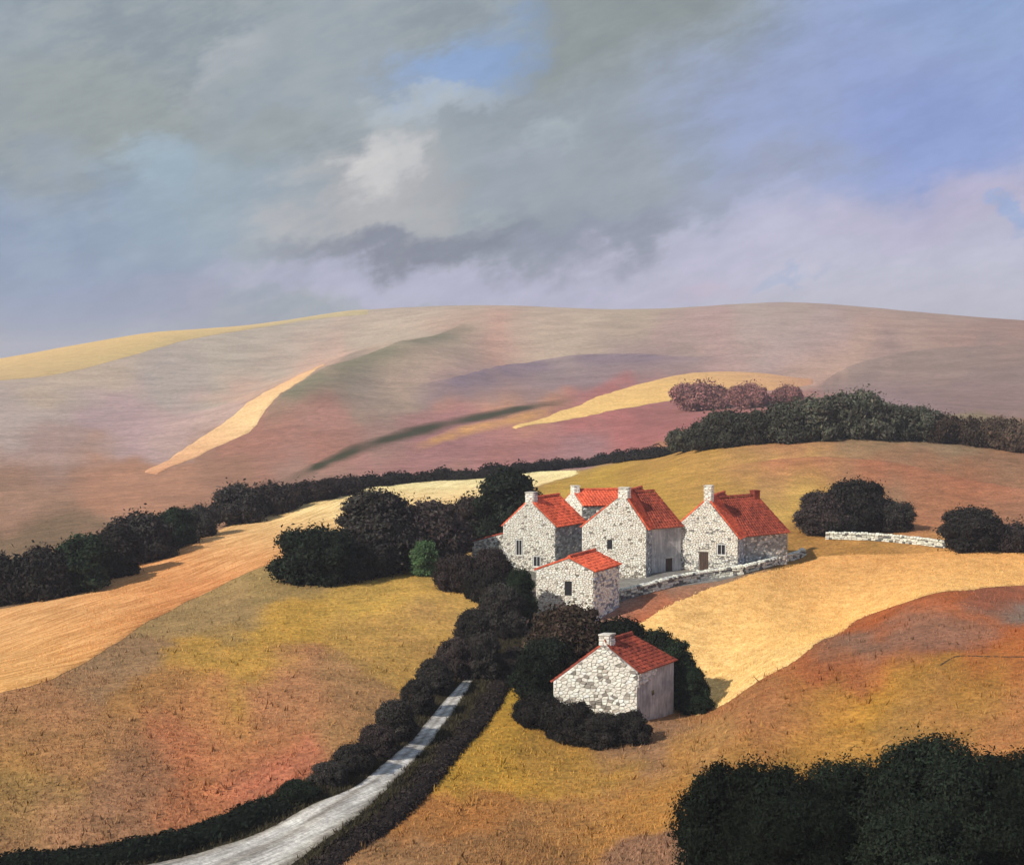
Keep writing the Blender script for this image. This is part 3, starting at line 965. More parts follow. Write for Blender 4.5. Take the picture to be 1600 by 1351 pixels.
def door(parent, o, ud, nd, w, hgt):
    up = Vector((0, 0, 1))
    e = empty('door', (0, 0, 0))
    e.parent = parent
    n = 5
    for k in range(n):
        mb = MB()
        mb.box(o + ud * (w * k / n + .008) + nd * (.01 + .006 * (k % 2)), ud * (w / n - .016), up * hgt, nd * .04)
        mb.build('plank', M['wood'], e)
    l = MB()
    l.box(o - ud * .15 + up * (hgt + .003) + nd * .004, ud * (w + .3), up * .2, nd * .11)
    l.build('lintel', M['stone_plain'], e)
    return e


UP = Vector((0, 0, 1))


def frame_of(pR, Y, a_deg, b_deg):
    """front right corner on the ground below photograph column pR at distance Y; gable runs left, sides run back"""
    O = at_y(pR, Y)
    g = Vector((-math.cos(R(a_deg)), math.sin(R(a_deg)), 0))
    s = Vector((math.sin(R(b_deg)), math.cos(R(b_deg)), 0))
    return O, g, s


def z_at(py, Y):
    return CAM_Z + ray(800, py)[2] * Y


def block(root, O, g, s, W, L, z0, ze, zr, wall_mat='mortar', roof='roof', hip=0.0, hip_mat=None, apex=0.5, name='wall', over=.22, right_mat=None, left_eave=None):
    """walls and pantiled roof of one gabled range; O front right, g to the left, s to the back"""
    P = lambda u, v, z: Vector((O.x, O.y, 0)) + g * u + s * v + UP * z
    zl = left_eave if left_eave is not None else ze
    mb = MB()
    poly = [P(0, 0, z0), P(0, 0, ze), P(W * apex, 0, zr), P(W, 0, zl), P(W, 0, z0)]
    if hip:
        # far end falls back below the hip
        f = 1 - hip / L
        q = [P(0, 0, z0), P(0, 0, ze), P(W * apex, 0, zr), P(W, 0, zl), P(W, 0, z0), P(0, L, z0), P(0, L, ze), P(W * apex, L - hip, zr), P(W, L, zl), P(W, L, z0)]
        mb.add(q, [(0, 1, 2, 3, 4), (9, 8, 6, 5), (8, 7, 6), (0, 5, 6, 1), (4, 3, 8, 9), (1, 6, 7, 2), (2, 7, 8, 3), (0, 4, 9, 5)])
    else:
        mb.prism(poly, s * L)
    w = mb.build(name, M[wall_mat], root)
    # roof, set a little above the wall heads
    rr = empty('roof', (0, 0, 0))
    rr.parent = root
    mR = (zr - ze) / (W * apex)
    mL = (zr - zl) / (W * (1 - apex))
    fo = -.06   # front verge just behind the gable face
    eR = P(-over, -fo, ze - over * mR + .05)
    eR1 = P(-over, L + .1, ze - over * mR + .05)
    t0 = P(W * apex, -fo, zr + .05)
    t1 = P(W * apex, L - hip + (.1 if not hip else 0), zr + .05)
    eL = P(W + over, -fo, zl - over * mL + .05)
    eL1 = P(W + over, L + .1, zl - over * mL + .05)
    slope(rr, eR, eR1, t1, t0, M[roof])
    slope(rr, eL1, eL, t0, t1, M[roof])
    if hip:
        slope(rr, eR1 + s * .1, eL1 + s * .1, t1 + s * .02, t1, M[hip_mat or roof])
    ridge(rr, t0 + UP * .10, t1 + UP * .10, M[roof])
    return P, w, rr


def gable_top(W, ze, zr, z0, apex=0.5, zl=None):
    zl = ze if zl is None else zl

    def f(u):      # u measured from the right corner towards the left
        if u < W * apex:
            return ze + (zr - ze) * u / (W * apex) - z0
        return zr + (zl - zr) * (u - W * apex) / (W * (1 - apex)) - z0
    return f


def gable_stones(root, P, g, s, W, z0, ftop, openings, sl, sh, seed, tone, **kw):
    nd = Vector((g.y, -g.x, 0))
    if nd.y > 0:
        nd = -nd
    # lay from the left so that ud runs to the right seen from outside
    o = P(W, 0, z0)
    op = [(W - b, W - a, c, d) for a, b, c, d in openings]
    lay_stones(root, None, o, -g, nd, W, lambda u: ftop(W - u), op, sl, sh, seed, tone, **kw)
    return nd


def side_stones(root, P, g, s, L, z0, ze, openings, sl, sh, seed, tone, **kw):
    nd = Vector((s.y, -s.x, 0))
    lay_stones(root, None, P(0, 0, z0), s, nd, L, lambda u: ze - z0 - .12, openings, sl, sh, seed, tone, **kw)
    return nd


GROUP_H = 'stone houses of the farm'

# --- A: left house with a lean-to
Y = 166.0
O, g, s = frame_of(868, Y, 10, 38)
z0 = min(O.z, h1(O.x - 7, O.y)) - .5
ze, zr = z_at(822, Y), z_at(782, Y)
W = (868 - 786) / F * Y / math.cos(R(10))
root = empty('stone_house', (0, 0, 0))
tag(root, 'white stone house with a lean-to, leftmost of the farm beside the trees', 'house', GROUP_H)
P, w, rr = block(root, O, g, s, W, 6.0, z0, ze, zr)
gz = O.z - z0
opA = [(1.7, 2.7, gz + .6, gz + 2.0), (3.9, 4.8, gz + 1.9, gz + 3.9)]
nd = gable_stones(root, P, g, s, W, z0, gable_top(W, ze, zr, z0), opA, .31, .20, 11, tone_white(.9, .45))
window(root, P(2.65, 0, O.z + .65), -g, nd, .9, 1.3)
window(root, P(4.75, 0, O.z + 1.95), -g, nd, .8, 1.9)
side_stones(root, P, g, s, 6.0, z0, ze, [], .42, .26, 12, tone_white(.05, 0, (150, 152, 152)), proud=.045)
chimney(root, P(W * .5, .45, zr - .5), g, s, .95, .8, 1.35, tone_white(.95), seed=13)
le = MB()          # lean-to against the left wall
zl0, zl1 = z_at(836, Y), z_at(850, Y)
LW = (786 - 734) / F * Y
Pl = lambda u, v, z: P(W + u, v, z)
lean = empty('lean_to', (0, 0, 0))
lean.parent = root
le.prism([Pl(.003, .25, z0), Pl(.003, .25, zl0), Pl(LW, .25, zl1), Pl(LW, .25, z0)], s * 4.5)
le.build('lean_to_wall', M['render_grey'], lean)
lay_stones(lean, None, Pl(LW, .25, z0), -g, nd, LW, lambda u: (zl1 + (zl0 - zl1) * u / LW) - z0, [], .31, .20, 14, tone_white(.55, .2, (140, 136, 128)))
slope(lean, Pl(LW + .15, 4.8, zl1 - .02), Pl(LW + .15, .3, zl1 - .02), Pl(.02, .3, zl0 + .05), Pl(.02, 4.8, zl0 + .05), M['roof_dark'])

# --- B: house behind, its long roof turned to the viewer
Y = 182.0
Ob = at_y(910, Y)
gB = Vector((-math.cos(R(62)), math.sin(R(62)), 0))     # narrow gable runs back to the left
sB = Vector((math.cos(R(12)), math.sin(R(12)), 0))      # length runs right
z0 = Ob.z - .6
ze, zr = z_at(790, Y), z_at(768, Y + 2.2)
W = 5.0
root = empty('stone_house', (0, 0, 0))
tag(root, 'long low red roofed house seen between two white gables, farthest back', 'house', GROUP_H)
P, w, rr = block(root, Ob, gB, sB, W, 6.4, z0, ze, zr, roof='roof')
ndB = Vector((sB.y, -sB.x, 0))
lay_stones(root, None, P(W, 0, z0), -gB, -sB, W, lambda u: gable_top(W, ze, zr, z0)(W - u), [], .31, .20, 21, tone_white(.97))
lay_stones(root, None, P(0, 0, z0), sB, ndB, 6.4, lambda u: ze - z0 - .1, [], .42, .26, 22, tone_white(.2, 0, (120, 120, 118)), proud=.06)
chimney(root, P(W * .5, .4, zr - .5), gB, sB, .9, .75, 1.2, tone_white(.97), seed=23)

# --- C: tallest house in the middle, wing at the right
Y = 160.0
O, g, s = frame_of(1011, Y, 12, 24)
ze, zr = z_at(825, Y), z_at(772, Y)
W = (1011 - 911) / F * Y / math.cos(R(12))
z0 = O.z - .7
gz = O.z - z0
root = empty('stone_house', (0, 0, 0))
tag(root, 'tallest white stone house in the middle of the farm with a wide gable', 'house', GROUP_H)
P, w, rr = block(root, O, g, s, W, 6.4, z0, ze, zr, apex=.36)
opC = [(3.9, 4.5, gz + 3.2, gz + 4.3)]
nd = gable_stones(root, P, g, s, W, z0, gable_top(W, ze, zr, z0, .36), opC, .31, .20, 31, tone_white(.93, .35, (160, 152, 140)))
window(root, P(4.48, 0, O.z + 3.22), -g, nd, .56, 1.06, frame=False)
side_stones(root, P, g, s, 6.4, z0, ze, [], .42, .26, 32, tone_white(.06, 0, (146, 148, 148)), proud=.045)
chimney(root, P(W * .36, .45, zr - .55), g, s, 1.1, .85, 1.15, tone_white(.97), seed=33)
# wing
sw = Vector((math.sin(R(58)), math.cos(R(58)), 0))
Ow = P(-.02, 1.9, 0) - sw * 1.35
gw = Vector((-math.cos(R(58)), math.sin(R(58)), 0))
zew = ze - .05
wing = empty('wing', (0, 0, 0))
wing.parent = root
Pw, _, _ = block(wing, Ow, gw, sw, 5.0, 5.65, z0, zew, zr - .3, roof='roof_dark', hip=2.0, hip_mat='roof_dark', name='wing_wall', wall_mat='render_grey')
ndw = Vector((sw.y, -sw.x, 0))
door(wing, Pw(0, 3.4, O.z - .1), sw, ndw, .95, 1.95)

# --- D: right house with a long wing
Y = 163.0
O, g, s = frame_of(1155, Y, 12, 24)
ze, zr = z_at(840, Y), z_at(781, Y)
W = (1155 - 1061) / F * Y / math.cos(R(12))
z0 = O.z - .7
gz = O.z - z0
root = empty('stone_house', (0, 0, 0))
tag(root, 'white gabled stone house with a long red roofed wing, rightmost of the farm', 'house', GROUP_H)
P, w, rr = block(root, O, g, s, W, 7.2, z0, ze, zr, left_eave=z_at(822, Y + 1.2))
opD = [(1.35, 2.45, gz + 1.75, gz + 3.15), (3.4, 4.5, gz - .1, gz + 2.5)]
nd = gable_stones(root, P, g, s, W, z0, gable_top(W, ze, zr, z0, .5, z_at(822, Y + 1.2)), opD, .31, .20, 41, tone_white(.88, .5, (152, 150, 145)))
window(root, P(2.4, 0, O.z + 1.8), -g, nd, 1.0, 1.3)
door(root, P(4.45, 0, O.z - .05), -g, nd, 1.0, 2.2)
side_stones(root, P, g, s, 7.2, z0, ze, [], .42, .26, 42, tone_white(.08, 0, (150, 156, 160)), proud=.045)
chimney(root, P(W * .5, .5, zr - .4), g, s, .85, .8, 1.9, tone_white(.98), seed=43)
sw = Vector((math.sin(R(56)), math.cos(R(56)), 0))
Ow = P(-.02, 3.2, 0) - sw * 2.1
gw = Vector((-math.cos(R(56)), math.sin(R(56)), 0))
wing = empty('wing', (0, 0, 0))
wing.parent = root
zrw = zr - .35
Pw, _, _ = block(wing, Ow, gw, sw, 5.4, 9.1, z0, ze + .02, zrw, roof='roof_dark', hip=2.6, hip_mat='roof_dark', name='wing_wall')
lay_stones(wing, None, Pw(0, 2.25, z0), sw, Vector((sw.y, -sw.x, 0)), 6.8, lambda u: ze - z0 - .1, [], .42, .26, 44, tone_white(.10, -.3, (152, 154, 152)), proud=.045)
chimney(wing, Pw(2.7, 6.2, zrw - .3), gw, sw, .8, .9, 1.0, None, stones=False, core='roof_dark')

# --- E: small barn in front
Y = 143.0
O, g, s = frame_of(928, Y, 10, 30)
ze, zr = z_at(893, Y), z_at(874, Y)
W = (928 - 838) / F * Y / math.cos(R(10))
z0 = O.z - .9
gz = O.z - z0
root = empty('stone_barn', (0, 0, 0))
tag(root, 'small low roofed white stone barn in front of the tallest house', 'barn', GROUP_H)
P, w, rr = block(root, O, g, s, W, 6.0, z0, ze, zr, apex=.43)
opE = [(2.2, 2.95, gz + 2.7, gz + 4.2)]
nd = gable_stones(root, P, g, s, W, z0, gable_top(W, ze, zr, z0, .43), opE, .31, .21, 51, tone_white(.94, .15, (150, 142, 130)))
window(root, P(2.92, 0, O.z + 2.75), -g, nd, .68, 1.4, frame=False)
side_stones(root, P, g, s, 6.0, z0, ze, [], .42, .26, 52, tone_white(.6, 0, (150, 154, 164)), proud=.07)

# --- F: near cottage among trees
Y = 113.5
O, g, s = frame_of(998, Y, 8, 36)
ze, zr = z_at(1050, Y), z_at(1008, Y)
W = (998 - 866) / F * Y / math.cos(R(8))
z0 = O.z - .6
gz = O.z - z0
root = empty('stone_cottage', (0, 0, 0))
tag(root, 'near white stone cottage with chimney, ringed by dark trees below the farm', 'cottage')
P, w, rr = block(root, O, g, s, W, 6.0, z0, ze, zr, apex=.40, hip=1.6, roof='roof_dark', wall_mat='render_grey', left_eave=z_at(1064, Y + 1))
nd = gable_stones(root, P, g, s, W, z0, gable_top(W, ze, zr, z0, .40, z_at(1064, Y + 1)), [], .40, .27, 61, tone_white(.85, .45, (156, 147, 136)), single=True)
chimney(root, P(W * .40, .5, zr - .35), g, s, .85, .8, 1.05, tone_white(.95), seed=63)
nds = Vector((s.y, -s.x, 0))
lay_stones(root, None, P(0, 0, z0), s, nds, 4.9, lambda u: ze - z0 - .1, [], .46, .28, 64, tone_white(.9, 0), proud=.08, single=True,
           keep=lambda u, v, r: v > (ze - z0) - 1.25 + u * .18 and u < 3.1)
window(root, P(0, 2.3, O.z + 2.0), s, nds, .4, .4, frame=False)


# ------------------------------------------------------------------ dry stone walls
def dry_wall(label, pts, hgt, seed):
    P2 = resample([at(*p) for p in pts], 60)
    root = empty('dry_stone_wall', (float(P2[30][0]), float(P2[30][1]), h1(*P2[30])))
    tag(root, label, 'wall')
    off = Vector(root.location)
    mb = MB()
    r = random.Random(seed)
    for i in range(len(P2) - 1):
        a = Vector((*P2[i], h1(*P2[i]))) - off
        b = Vector((*P2[i + 1], h1(*P2[i + 1]))) - off
        t = Vector((b.x - a.x, b.y - a.y, 0)).normalized()
        nn = Vector((t.y, -t.x, 0))
        w0, w1 = .30, .22
        v = [a - nn * w0 - UP * .3, a + nn * w0 - UP * .3, a + nn * w1 + UP * hgt * .93, a - nn * w1 + UP * hgt * .93,
             b - nn * w0 - UP * .3, b + nn * w0 - UP * .3, b + nn * w1 + UP * hgt * .93, b - nn * w1 + UP * hgt * .93]
        mb.add(v, [(0, 1, 5, 4), (1, 2, 6, 5), (2, 3, 7, 6), (3, 0, 4, 7)] + ([(0, 3, 2, 1)] if i == 0 else []) + ([(4, 5, 6, 7)] if i == len(P2) - 2 else []))
    mb.build('wall_core', M['mortar'], root)
    seg = np.linalg.norm(np.diff(P2, axis=0), axis=1)
    cum = np.concatenate([[0], np.cumsum(seg)])
    tot = cum[-1]

    def pos(u):
        u = min(max(u, 0), tot - 1e-3)
        x, y = np.interp(u, cum, P2[:, 0]), np.interp(u, cum, P2[:, 1])
        k = min(int(np.searchsorted(cum, u, side='right')) - 1, len(P2) - 2)
        d = P2[k + 1] - P2[k]
        return Vector((x, y, h1(x, y))) - off, Vector((d[0], d[1], 0)).normalized()
    n = 0
    v = 0.0
    rows = 4
    for row in range(rows):
        u = -r.uniform(0, .3)
        hh = hgt / rows
        while u < tot:
            l = r.uniform(.32, .74) if row < rows - 1 else r.uniform(.28, .6)
            p, t = pos(u + l / 2)
            u += l
            if r.random() < .06:
                continue
            nn = Vector((t.y, -t.x, 0))
            sh = r.random()
            c = (236, 232, 222) if sh < .62 else ((196, 196, 194) if sh < .8 else (118, 114, 112))
            c = tuple(int(x / 14) * 14 for x in c)
            st = obj('stone', stone_data(r.randrange(12), c), root, p + nn * (.27 - .08 * row / rows) + UP * (hh * (row + .5) + r.uniform(-.03, .03) + (.06 if row == rows - 1 else 0)))
            st.scale = (l - .04, r.uniform(.10, .2) if row < rows - 1 else .22, hh * r.uniform(.8, 1.15))
            st.rotation_euler = (0, r.uniform(-.14, .14), math.atan2(t.y, t.x))
            n += 1
        # far face, seen only from behind, keeps the core
    # cope of upright stones
    u = 0
    while u < tot and n < 296:
        l = r.uniform(.3, .55)
        p, t = pos(u + l / 2)
        u += l
        st = obj('stone', stone_data(r.randrange(12), (224, 224, 210) if r.random() < .7 else (182, 182, 182)), root, p + Vector((t.y, -t.x, 0)) * .02 + UP * (hgt * .93))
        st.scale = (l - .05, r.uniform(.2, .3), r.uniform(.3, .42))
        st.rotation_euler = (R(-90) + r.uniform(-.1, .1), 0, math.atan2(t.y, t.x))
        st.scale = (l - .05, r.uniform(.14, .24), .42)
        n += 1
    return root


dry_wall('white dry stone wall in front of the farmyard houses', [(962, 938), (1010, 926), (1060, 913), (1110, 904), (1158, 897)], 1.0, 71)
dry_wall('white rubble wall along the foot of the long red roofed wing', [(1162, 895), (1195, 886), (1225, 877), (1254, 867)], .8, 72)
dry_wall('low white dry stone wall between the two dark clumps at right', [(1290, 842), (1340, 843), (1390, 846), (1440, 851), (1478, 856)], .85, 73)

# ------------------------------------------------------------------ trees and shrubs


def crown_mesh(name, seed, n_leaf, leaf, lumps, mat, asp=1.0):
    """a crown one unit in radius and asp units high: leafy lumps round a shaded core"""
    r = np.random.default_rng(seed)
    cen, rad = [], []
    for k in range(int(lumps * 1.9 * (.6 + .4 * asp))):
        th = r.uniform(0, 2 * math.pi)
        cr = r.uniform(.11, .34)
        z = r.uniform(0.10, asp - cr * .95)
        t = z / asp
        lim = math.sqrt(max(0.02, 1 - max(0, (t - .30) / .72) ** 2)) * (.86 + .14 * min(1, t / .3))
        rr = max(0, lim - cr * .7) * r.uniform(.6, 1.04)
        cen.append((rr * math.cos(th), rr * math.sin(th), z))
        rad.append(cr)
    nz = max(1, round(asp / .5))
    for k in range(nz):
        z = asp * (k + .5) / (nz + .35)
        t = z / asp
        lim = math.sqrt(max(0.05, 1 - max(0, (t - .30) / .72) ** 2))
        cen.append((r.uniform(-.06, .06), r.uniform(-.06, .06), z))
        rad.append(min(.66 * lim, asp - z))
    cen = np.array(cen)
    rad = np.array(rad)
    V, Fc, cols = [], [], []
    bm = bmesh.new()
    bmesh.ops.create_icosphere(bm, subdivisions=2, radius=1)
    bm.verts.ensure_lookup_table()
    sv = np.array([v.co[:] for v in bm.verts])
    sf = [[v.index for v in f.verts] for f in bm.faces]
    bm.free()
    nb = 0
    for c0, r0 in zip(cen, rad):
        wob = 1 + r.uniform(-.2, .2, len(sv))
        vv = c0 + sv * (r0 * .74 * wob)[:, None] * r.uniform(.85, 1.12, 3)
        vv[:, 2] = np.maximum(vv[:, 2], -.02)
        V.append(vv)
        cols.append(np.full((len(sv), 3), .6))
        Fc += [[i + nb for i in f] for f in sf]
        nb += len(sv)
    pr = rad ** 2 / (rad ** 2).sum()
    which = r.choice(len(rad), n_leaf, p=pr)
    d = r.normal(0, 1, (n_leaf, 3))
    d /= np.linalg.norm(d, axis=1, keepdims=True)
    d[:, 2] = np.where(r.random(n_leaf) < .65, np.abs(d[:, 2]), d[:, 2])
    pos = cen[which] + d * (rad[which] * (.86 + np.abs(r.normal(0, .19, n_leaf)) + (r.random(n_leaf) < .07) * r.uniform(0, .45, n_leaf)))[:, None]
    ok = pos[:, 2] > -.02
    # keep the leaves on the outside of the crown
    for c0, r0 in zip(cen, rad):
        ok &= np.linalg.norm(pos - c0, axis=1) > r0 * .78
    pos, d, which = pos[ok], d[ok], which[ok]
    m = len(pos)
    nrm = d + r.normal(0, .55, (m, 3))
    nrm /= np.linalg.norm(nrm, axis=1, keepdims=True)
    tv = np.cross(nrm, r.normal(0, 1, (m, 3)))
    tv /= np.linalg.norm(tv, axis=1, keepdims=True)
    bv = np.cross(nrm, tv)
    L = (leaf * r.uniform(.6, 1.5, m))[:, None]
    w = L * r.uniform(.35, .6, m)[:, None]
    q = np.stack([pos - tv * L, pos - bv * w + nrm * w * .3, pos + tv * L, pos + bv * w + nrm * w * .3], 1).reshape(-1, 3)
    V.append(q)
    tint = (r.uniform(.6, 1.5, m) * r.uniform(.7, 1.4, len(rad))[which])[:, None] * (1 + r.uniform(-.12, .12, (m, 3)))
    cols.append(np.repeat(tint, 4, axis=0))
    fi = (np.arange(m * 4).reshape(m, 4) + nb).tolist()
    return mesh(name, np.concatenate(V), Fc + fi, mat, np.concatenate(cols))


def trunk_mesh(seed):
    r = random.Random(seed)
    mb = MB()

    def limb(a, b, r0, r1, n=6):
        a, b = Vector(a), Vector(b)
        ax = (b - a).normalized()
        t = ax.orthogonal().normalized()
        u = ax.cross(t)
        vs = [p + (t * math.cos(k * 2 * math.pi / n) + u * math.sin(k * 2 * math.pi / n)) * rr for p, rr in ((a, r0), (b, r1)) for k in range(n)]
        mb.add(vs, [(k, (k + 1) % n, (k + 1) % n + n, k + n) for k in range(n)] + [tuple(range(2 * n - 1, n - 1, -1))])
    limb((0, 0, -.12), (.02, 0, .14), .085, .06)
    limb((.02, 0, .14), (.0, .03, .5), .06, .035)
    for k in range(5):
        th = k * 1.26 + r.uniform(-.3, .3)
        z = r.uniform(.12, .3)
        limb((.01, 0, z), (.45 * math.cos(th), .45 * math.sin(th), z + r.uniform(.2, .4)), .035, .01, 5)
    me = mesh('trunk', mb.V, mb.F, M['bark'])
    return me


TRUNKS = [trunk_mesh(i) for i in range(3)]
CROWNS = {}


def crown(style, k, mat, asp):
    key = (style, k, mat, asp)
    if key not in CROWNS:
        base = (style, k, asp)
        n, lf, lumps = {'fine': (60000, .020, 30), 'mid': (17000, .042, 24), 'small': (8000, .055, 18), 'far': (1800, .085, 12)}[style]
        n = int(n * (.5 + .5 * asp))
        sd = {'fine': 100, 'mid': 200, 'small': 300, 'far': 400}[style] + k + int(asp * 40)
        if base in CROWNS:
            me = CROWNS[base].copy()
            me.materials.clear()
            me.materials.append(LM[mat])
        else:
            me = crown_mesh('crown', sd, n, lf, lumps, LM[mat], asp)
            CROWNS[base] = me
        CROWNS[key] = me
    return CROWNS[key]


count = [0]


def tree(px, top, base, width, mat, style, label, cat='tree', name='round_tree', group=None, Y=None, sink=0.0, depth=1.0):
    """one tree or bush: photograph column, rows of its top and of its foot, width in photograph pixels; stands on the ground"""
    if Y:
        p = at_y(px, Y)
    else:
        p = at(px, base)
        d = ray(px, base)
        p = at_y(px, p.y + width / 2 / F * p.y * .6)
    Y = p.y
    rad = width / 2 / F * Y
    zt = CAM_Z + ray(px, top)[2] * Y
    hgt = max(zt - p.z, .3)
    asp = min((.8, 1.3, 1.9, 2.6), key=lambda q: abs(math.log(q * rad / hgt)))
    k = count[0]
    count[0] += 1
    root = empty(name, (p.x, p.y, p.z - sink))
    root.rotation_euler = (0, 0, (k * 2.399) % 6.283)
    tag(root, label, cat, group)
    c = obj('crown' if cat == 'tree' else 'foliage', crown(style, k % 3, mat, asp), root)
    c.scale = (rad, rad * depth, (hgt + sink) / asp)
    t = obj('trunk' if cat == 'tree' else 'stem', TRUNKS[k % 3], root)
    t.scale = (rad, rad, hgt * .9)
    return root


G1 = 'dark trees along the straw field'
for px, top, base, wd, mt, lb in [
    (-10, 872, 948, 141, 'dark', 'dark tree cut by the left edge, at the low end of the straw field'),
    (60, 856, 940, 115, 'dark', 'dark rounded tree above the straw field, second from the left edge'),
    (122, 836, 928, 108, 'green', 'dark green tree above the straw field, third from the left edge'),
    (172, 822, 905, 95, 'dark', 'dark tree where the straw field begins to narrow, fourth from left edge'),
    (218, 802, 882, 110, 'dark', 'tall dome shaped dark tree, tallest of the row at far left'),
    (268, 794, 860, 79, 'green', 'dark green tree right of the tall dome in the far left row'),
    (308, 790, 843, 69, 'dark', 'last small dark tree before the gap in the far left hedge row'),
    (372, 757, 820, 97, 'dark', 'lone dark bush just right of the gap above the straw field'),
    (425, 758, 805, 90, 'plum', 'dark plum bush right of the lone bush above the straw field'),
    (480, 754, 788, 92, 'plum', 'low plum bush above the straw field, left of the big twin trees'),
    (530, 748, 775, 90, 'plum', 'low dark bush behind the left shoulder of the big twin trees'),
]:
    tree(px, top, base, wd, mt, 'small', lb, group=G1)
G2 = 'big dark trees left of the farm'
for px, top, base, wd, mt, lb in [
    (492, 826, 918, 144, 'black_green', 'low spreading blackish tree at the left end of the big clump'),
    (592, 766, 898, 151, 'dark', 'big round dark tree with a flat top in the big clump'),
    (672, 786, 890, 134, 'plum', 'dark plum tree in the middle of the big clump'),
    (735, 778, 862, 108, 'plum', 'dark tree left of and behind the tallest round tree'),
    (792, 734, 868, 134, 'black_green', 'tallest round dark tree close behind the leftmost house'),
    (550, 838, 908, 132, 'dark', 'low dark bush between the spreading tree and the flat topped tree'),
    (735, 872, 900, 74, 'dark', 'low dark bush at the foot of the big clump by the lean-to'),
]:
    tree(px, top, base, wd, mt, 'mid', lb, group=G2)
tree(662, 846, 888, 52, 'bright', 'small', 'small bright green bush against the big dark clump', cat='bush', name='bush', Y=157)
G3 = 'dark bushes by the lean-to'
for px, top, base, wd, mt, lb in [
    (715, 868, 928, 76, 'plum', 'plum coloured bush at the right end of the meadow crest'),
    (768, 858, 935, 67, 'plum', 'plum bush in front of the lean-to'),
    (758, 890, 945, 69, 'dark', 'dark bush below the plum bush in front of the lean-to'),
    (812, 890, 985, 57, 'green', 'tall dark green bush beside the left wall of the small barn'),
    (785, 915, 1000, 76, 'dark', 'dark bush at the top of the lane, below the tall green bush'),
]:
    tree(px, top, base, wd, mt, 'mid', lb, cat='bush', name='bush', group=G3)
G4 = 'hedge bushes on the left of the lane'
for px, top, base, wd, mt, lb in [
    (740, 952, 1040, 72, 'dark', 'hedge bush highest up the left side of the lane'),
    (710, 1000, 1062, 74, 'plum', 'plum hedge bush, second down the left side of the lane'),
    (758, 990, 1066, 66, 'dark', 'dark hedge bush closing off the upper end of the lane'),
    (678, 1030, 1088, 63, 'dark', 'dark hedge bush, third down the left side of the lane'),
    (652, 1062, 1118, 58, 'dark', 'dark hedge bush, fourth down the left side of the lane'),
    (616, 1094, 1160, 74, 'dark', 'big square hedge bush halfway down the left side of the lane'),
    (588, 1134, 1184, 63, 'plum', 'plum hedge bush just below the big square one by the lane'),
    (550, 1164, 1212, 67, 'dark', 'dark hedge bush, third from the lower end beside the lane'),
    (510, 1190, 1232, 65, 'dark', 'dark hedge bush, second from the lower end beside the lane'),
    (462, 1222, 1254, 67, 'black_green', 'lowest and smallest hedge bush on the left of the lane'),
]:
    tree(px, top, base, wd, mt, 'mid', lb, cat='bush', name='bush', group=G4)
G5 = 'trees round the near cottage'
for px, top, base, wd, mt, Yv, lb in [
    (893, 950, 0, 144, 'brown', 124.0, 'brownish domed bush behind the chimney of the near cottage'),
    (850, 1000, 0, 108, 'black_green', 117.5, 'blackish green tree at the left shoulder of the near cottage'),
    (968, 966, 0, 132, 'black_green', 123.5, 'blackish green tree above the red roof of the near cottage'),
    (1022, 986, 0, 96, 'black_green', 122.0, 'blackish green tree behind the right end of the near cottage roof'),
    (1058, 1000, 0, 77, 'green', 121.0, 'dark green tree with a spiky top right of the near cottage roof'),
    (1078, 1042, 0, 70, 'green', 119.5, 'lower dark green tree right of the near cottage wall'),
    (1092, 1086, 0, 55, 'green', 118.5, 'lowest green bush of the chain right of the near cottage'),
]:
    tree(px, top, base, wd, mt, 'mid', lb, group=G5, Y=Yv, name='round_tree')
G6 = 'low bushes at the foot of the near cottage'
for px, top, base, wd, mt, Yv, lb in [
    (840, 1092, 0, 85, 'dark', 111.0, 'dark bush left of the near cottage wall'),
    (893, 1100, 0, 83, 'dark', 108.5, 'dark bush against the left half of the near cottage gable'),
    (940, 1116, 0, 76, 'dark', 107.6, 'dark bush against the right half of the near cottage gable'),
    (990, 1114, 0, 67, 'dark', 108.0, 'dark bush at the front corner of the near cottage'),
]:
    tree(px, top, base, wd, mt, 'mid', lb, cat='bush', name='bush', group=G6, Y=Yv)
G7 = 'black foreground trees at lower right'
for px, top, Yv, wd, lb in [
    (1180, 1194, 66, 262, 'leftmost of the black trees filling the lower right corner'),
    (1340, 1190, 68, 262, 'middle black tree of the lower right corner'),
    (1490, 1160, 66, 300, 'tallest black tree of the lower right corner'),
    (1620, 1184, 64, 220, 'black tree cut by the right edge in the lower corner'),
    (1260, 1250, 60, 240, 'low black bush in front of the lower right trees'),
    (1440, 1262, 58, 260, 'low black bush at the bottom right edge of the picture'),
]:
    tree(px, top, 0, wd, 'black_green', 'fine', lb, group=G7, Y=Yv)
G8 = 'dark trees right of the farm'
for px, top, base, wd, mt, lb in [
    (1284, 768, 838, 83, 'plum', 'dark upright tree touching the right end of the long wing'),
    (1342, 752, 834, 113, 'dark', 'tallest domed tree of the dark clump right of the farm'),
    (1396, 784, 834, 74, 'dark', 'rounded right hand tree of the dark clump above the low wall'),
    (1308, 800, 838, 80, 'dark', 'low dark bush at the foot of the clump right of the farm'),
    (1524, 795, 866, 113, 'dark', 'dark domed tree at the right end of the low stone wall'),
    (1594, 820, 866, 92, 'plum', 'dark tree cut by the right edge beyond the low wall'),
]:
    tree(px, top, base, wd, mt, 'mid', lb, group=G8)
G9 = 'olive trees on the hill behind the farm'
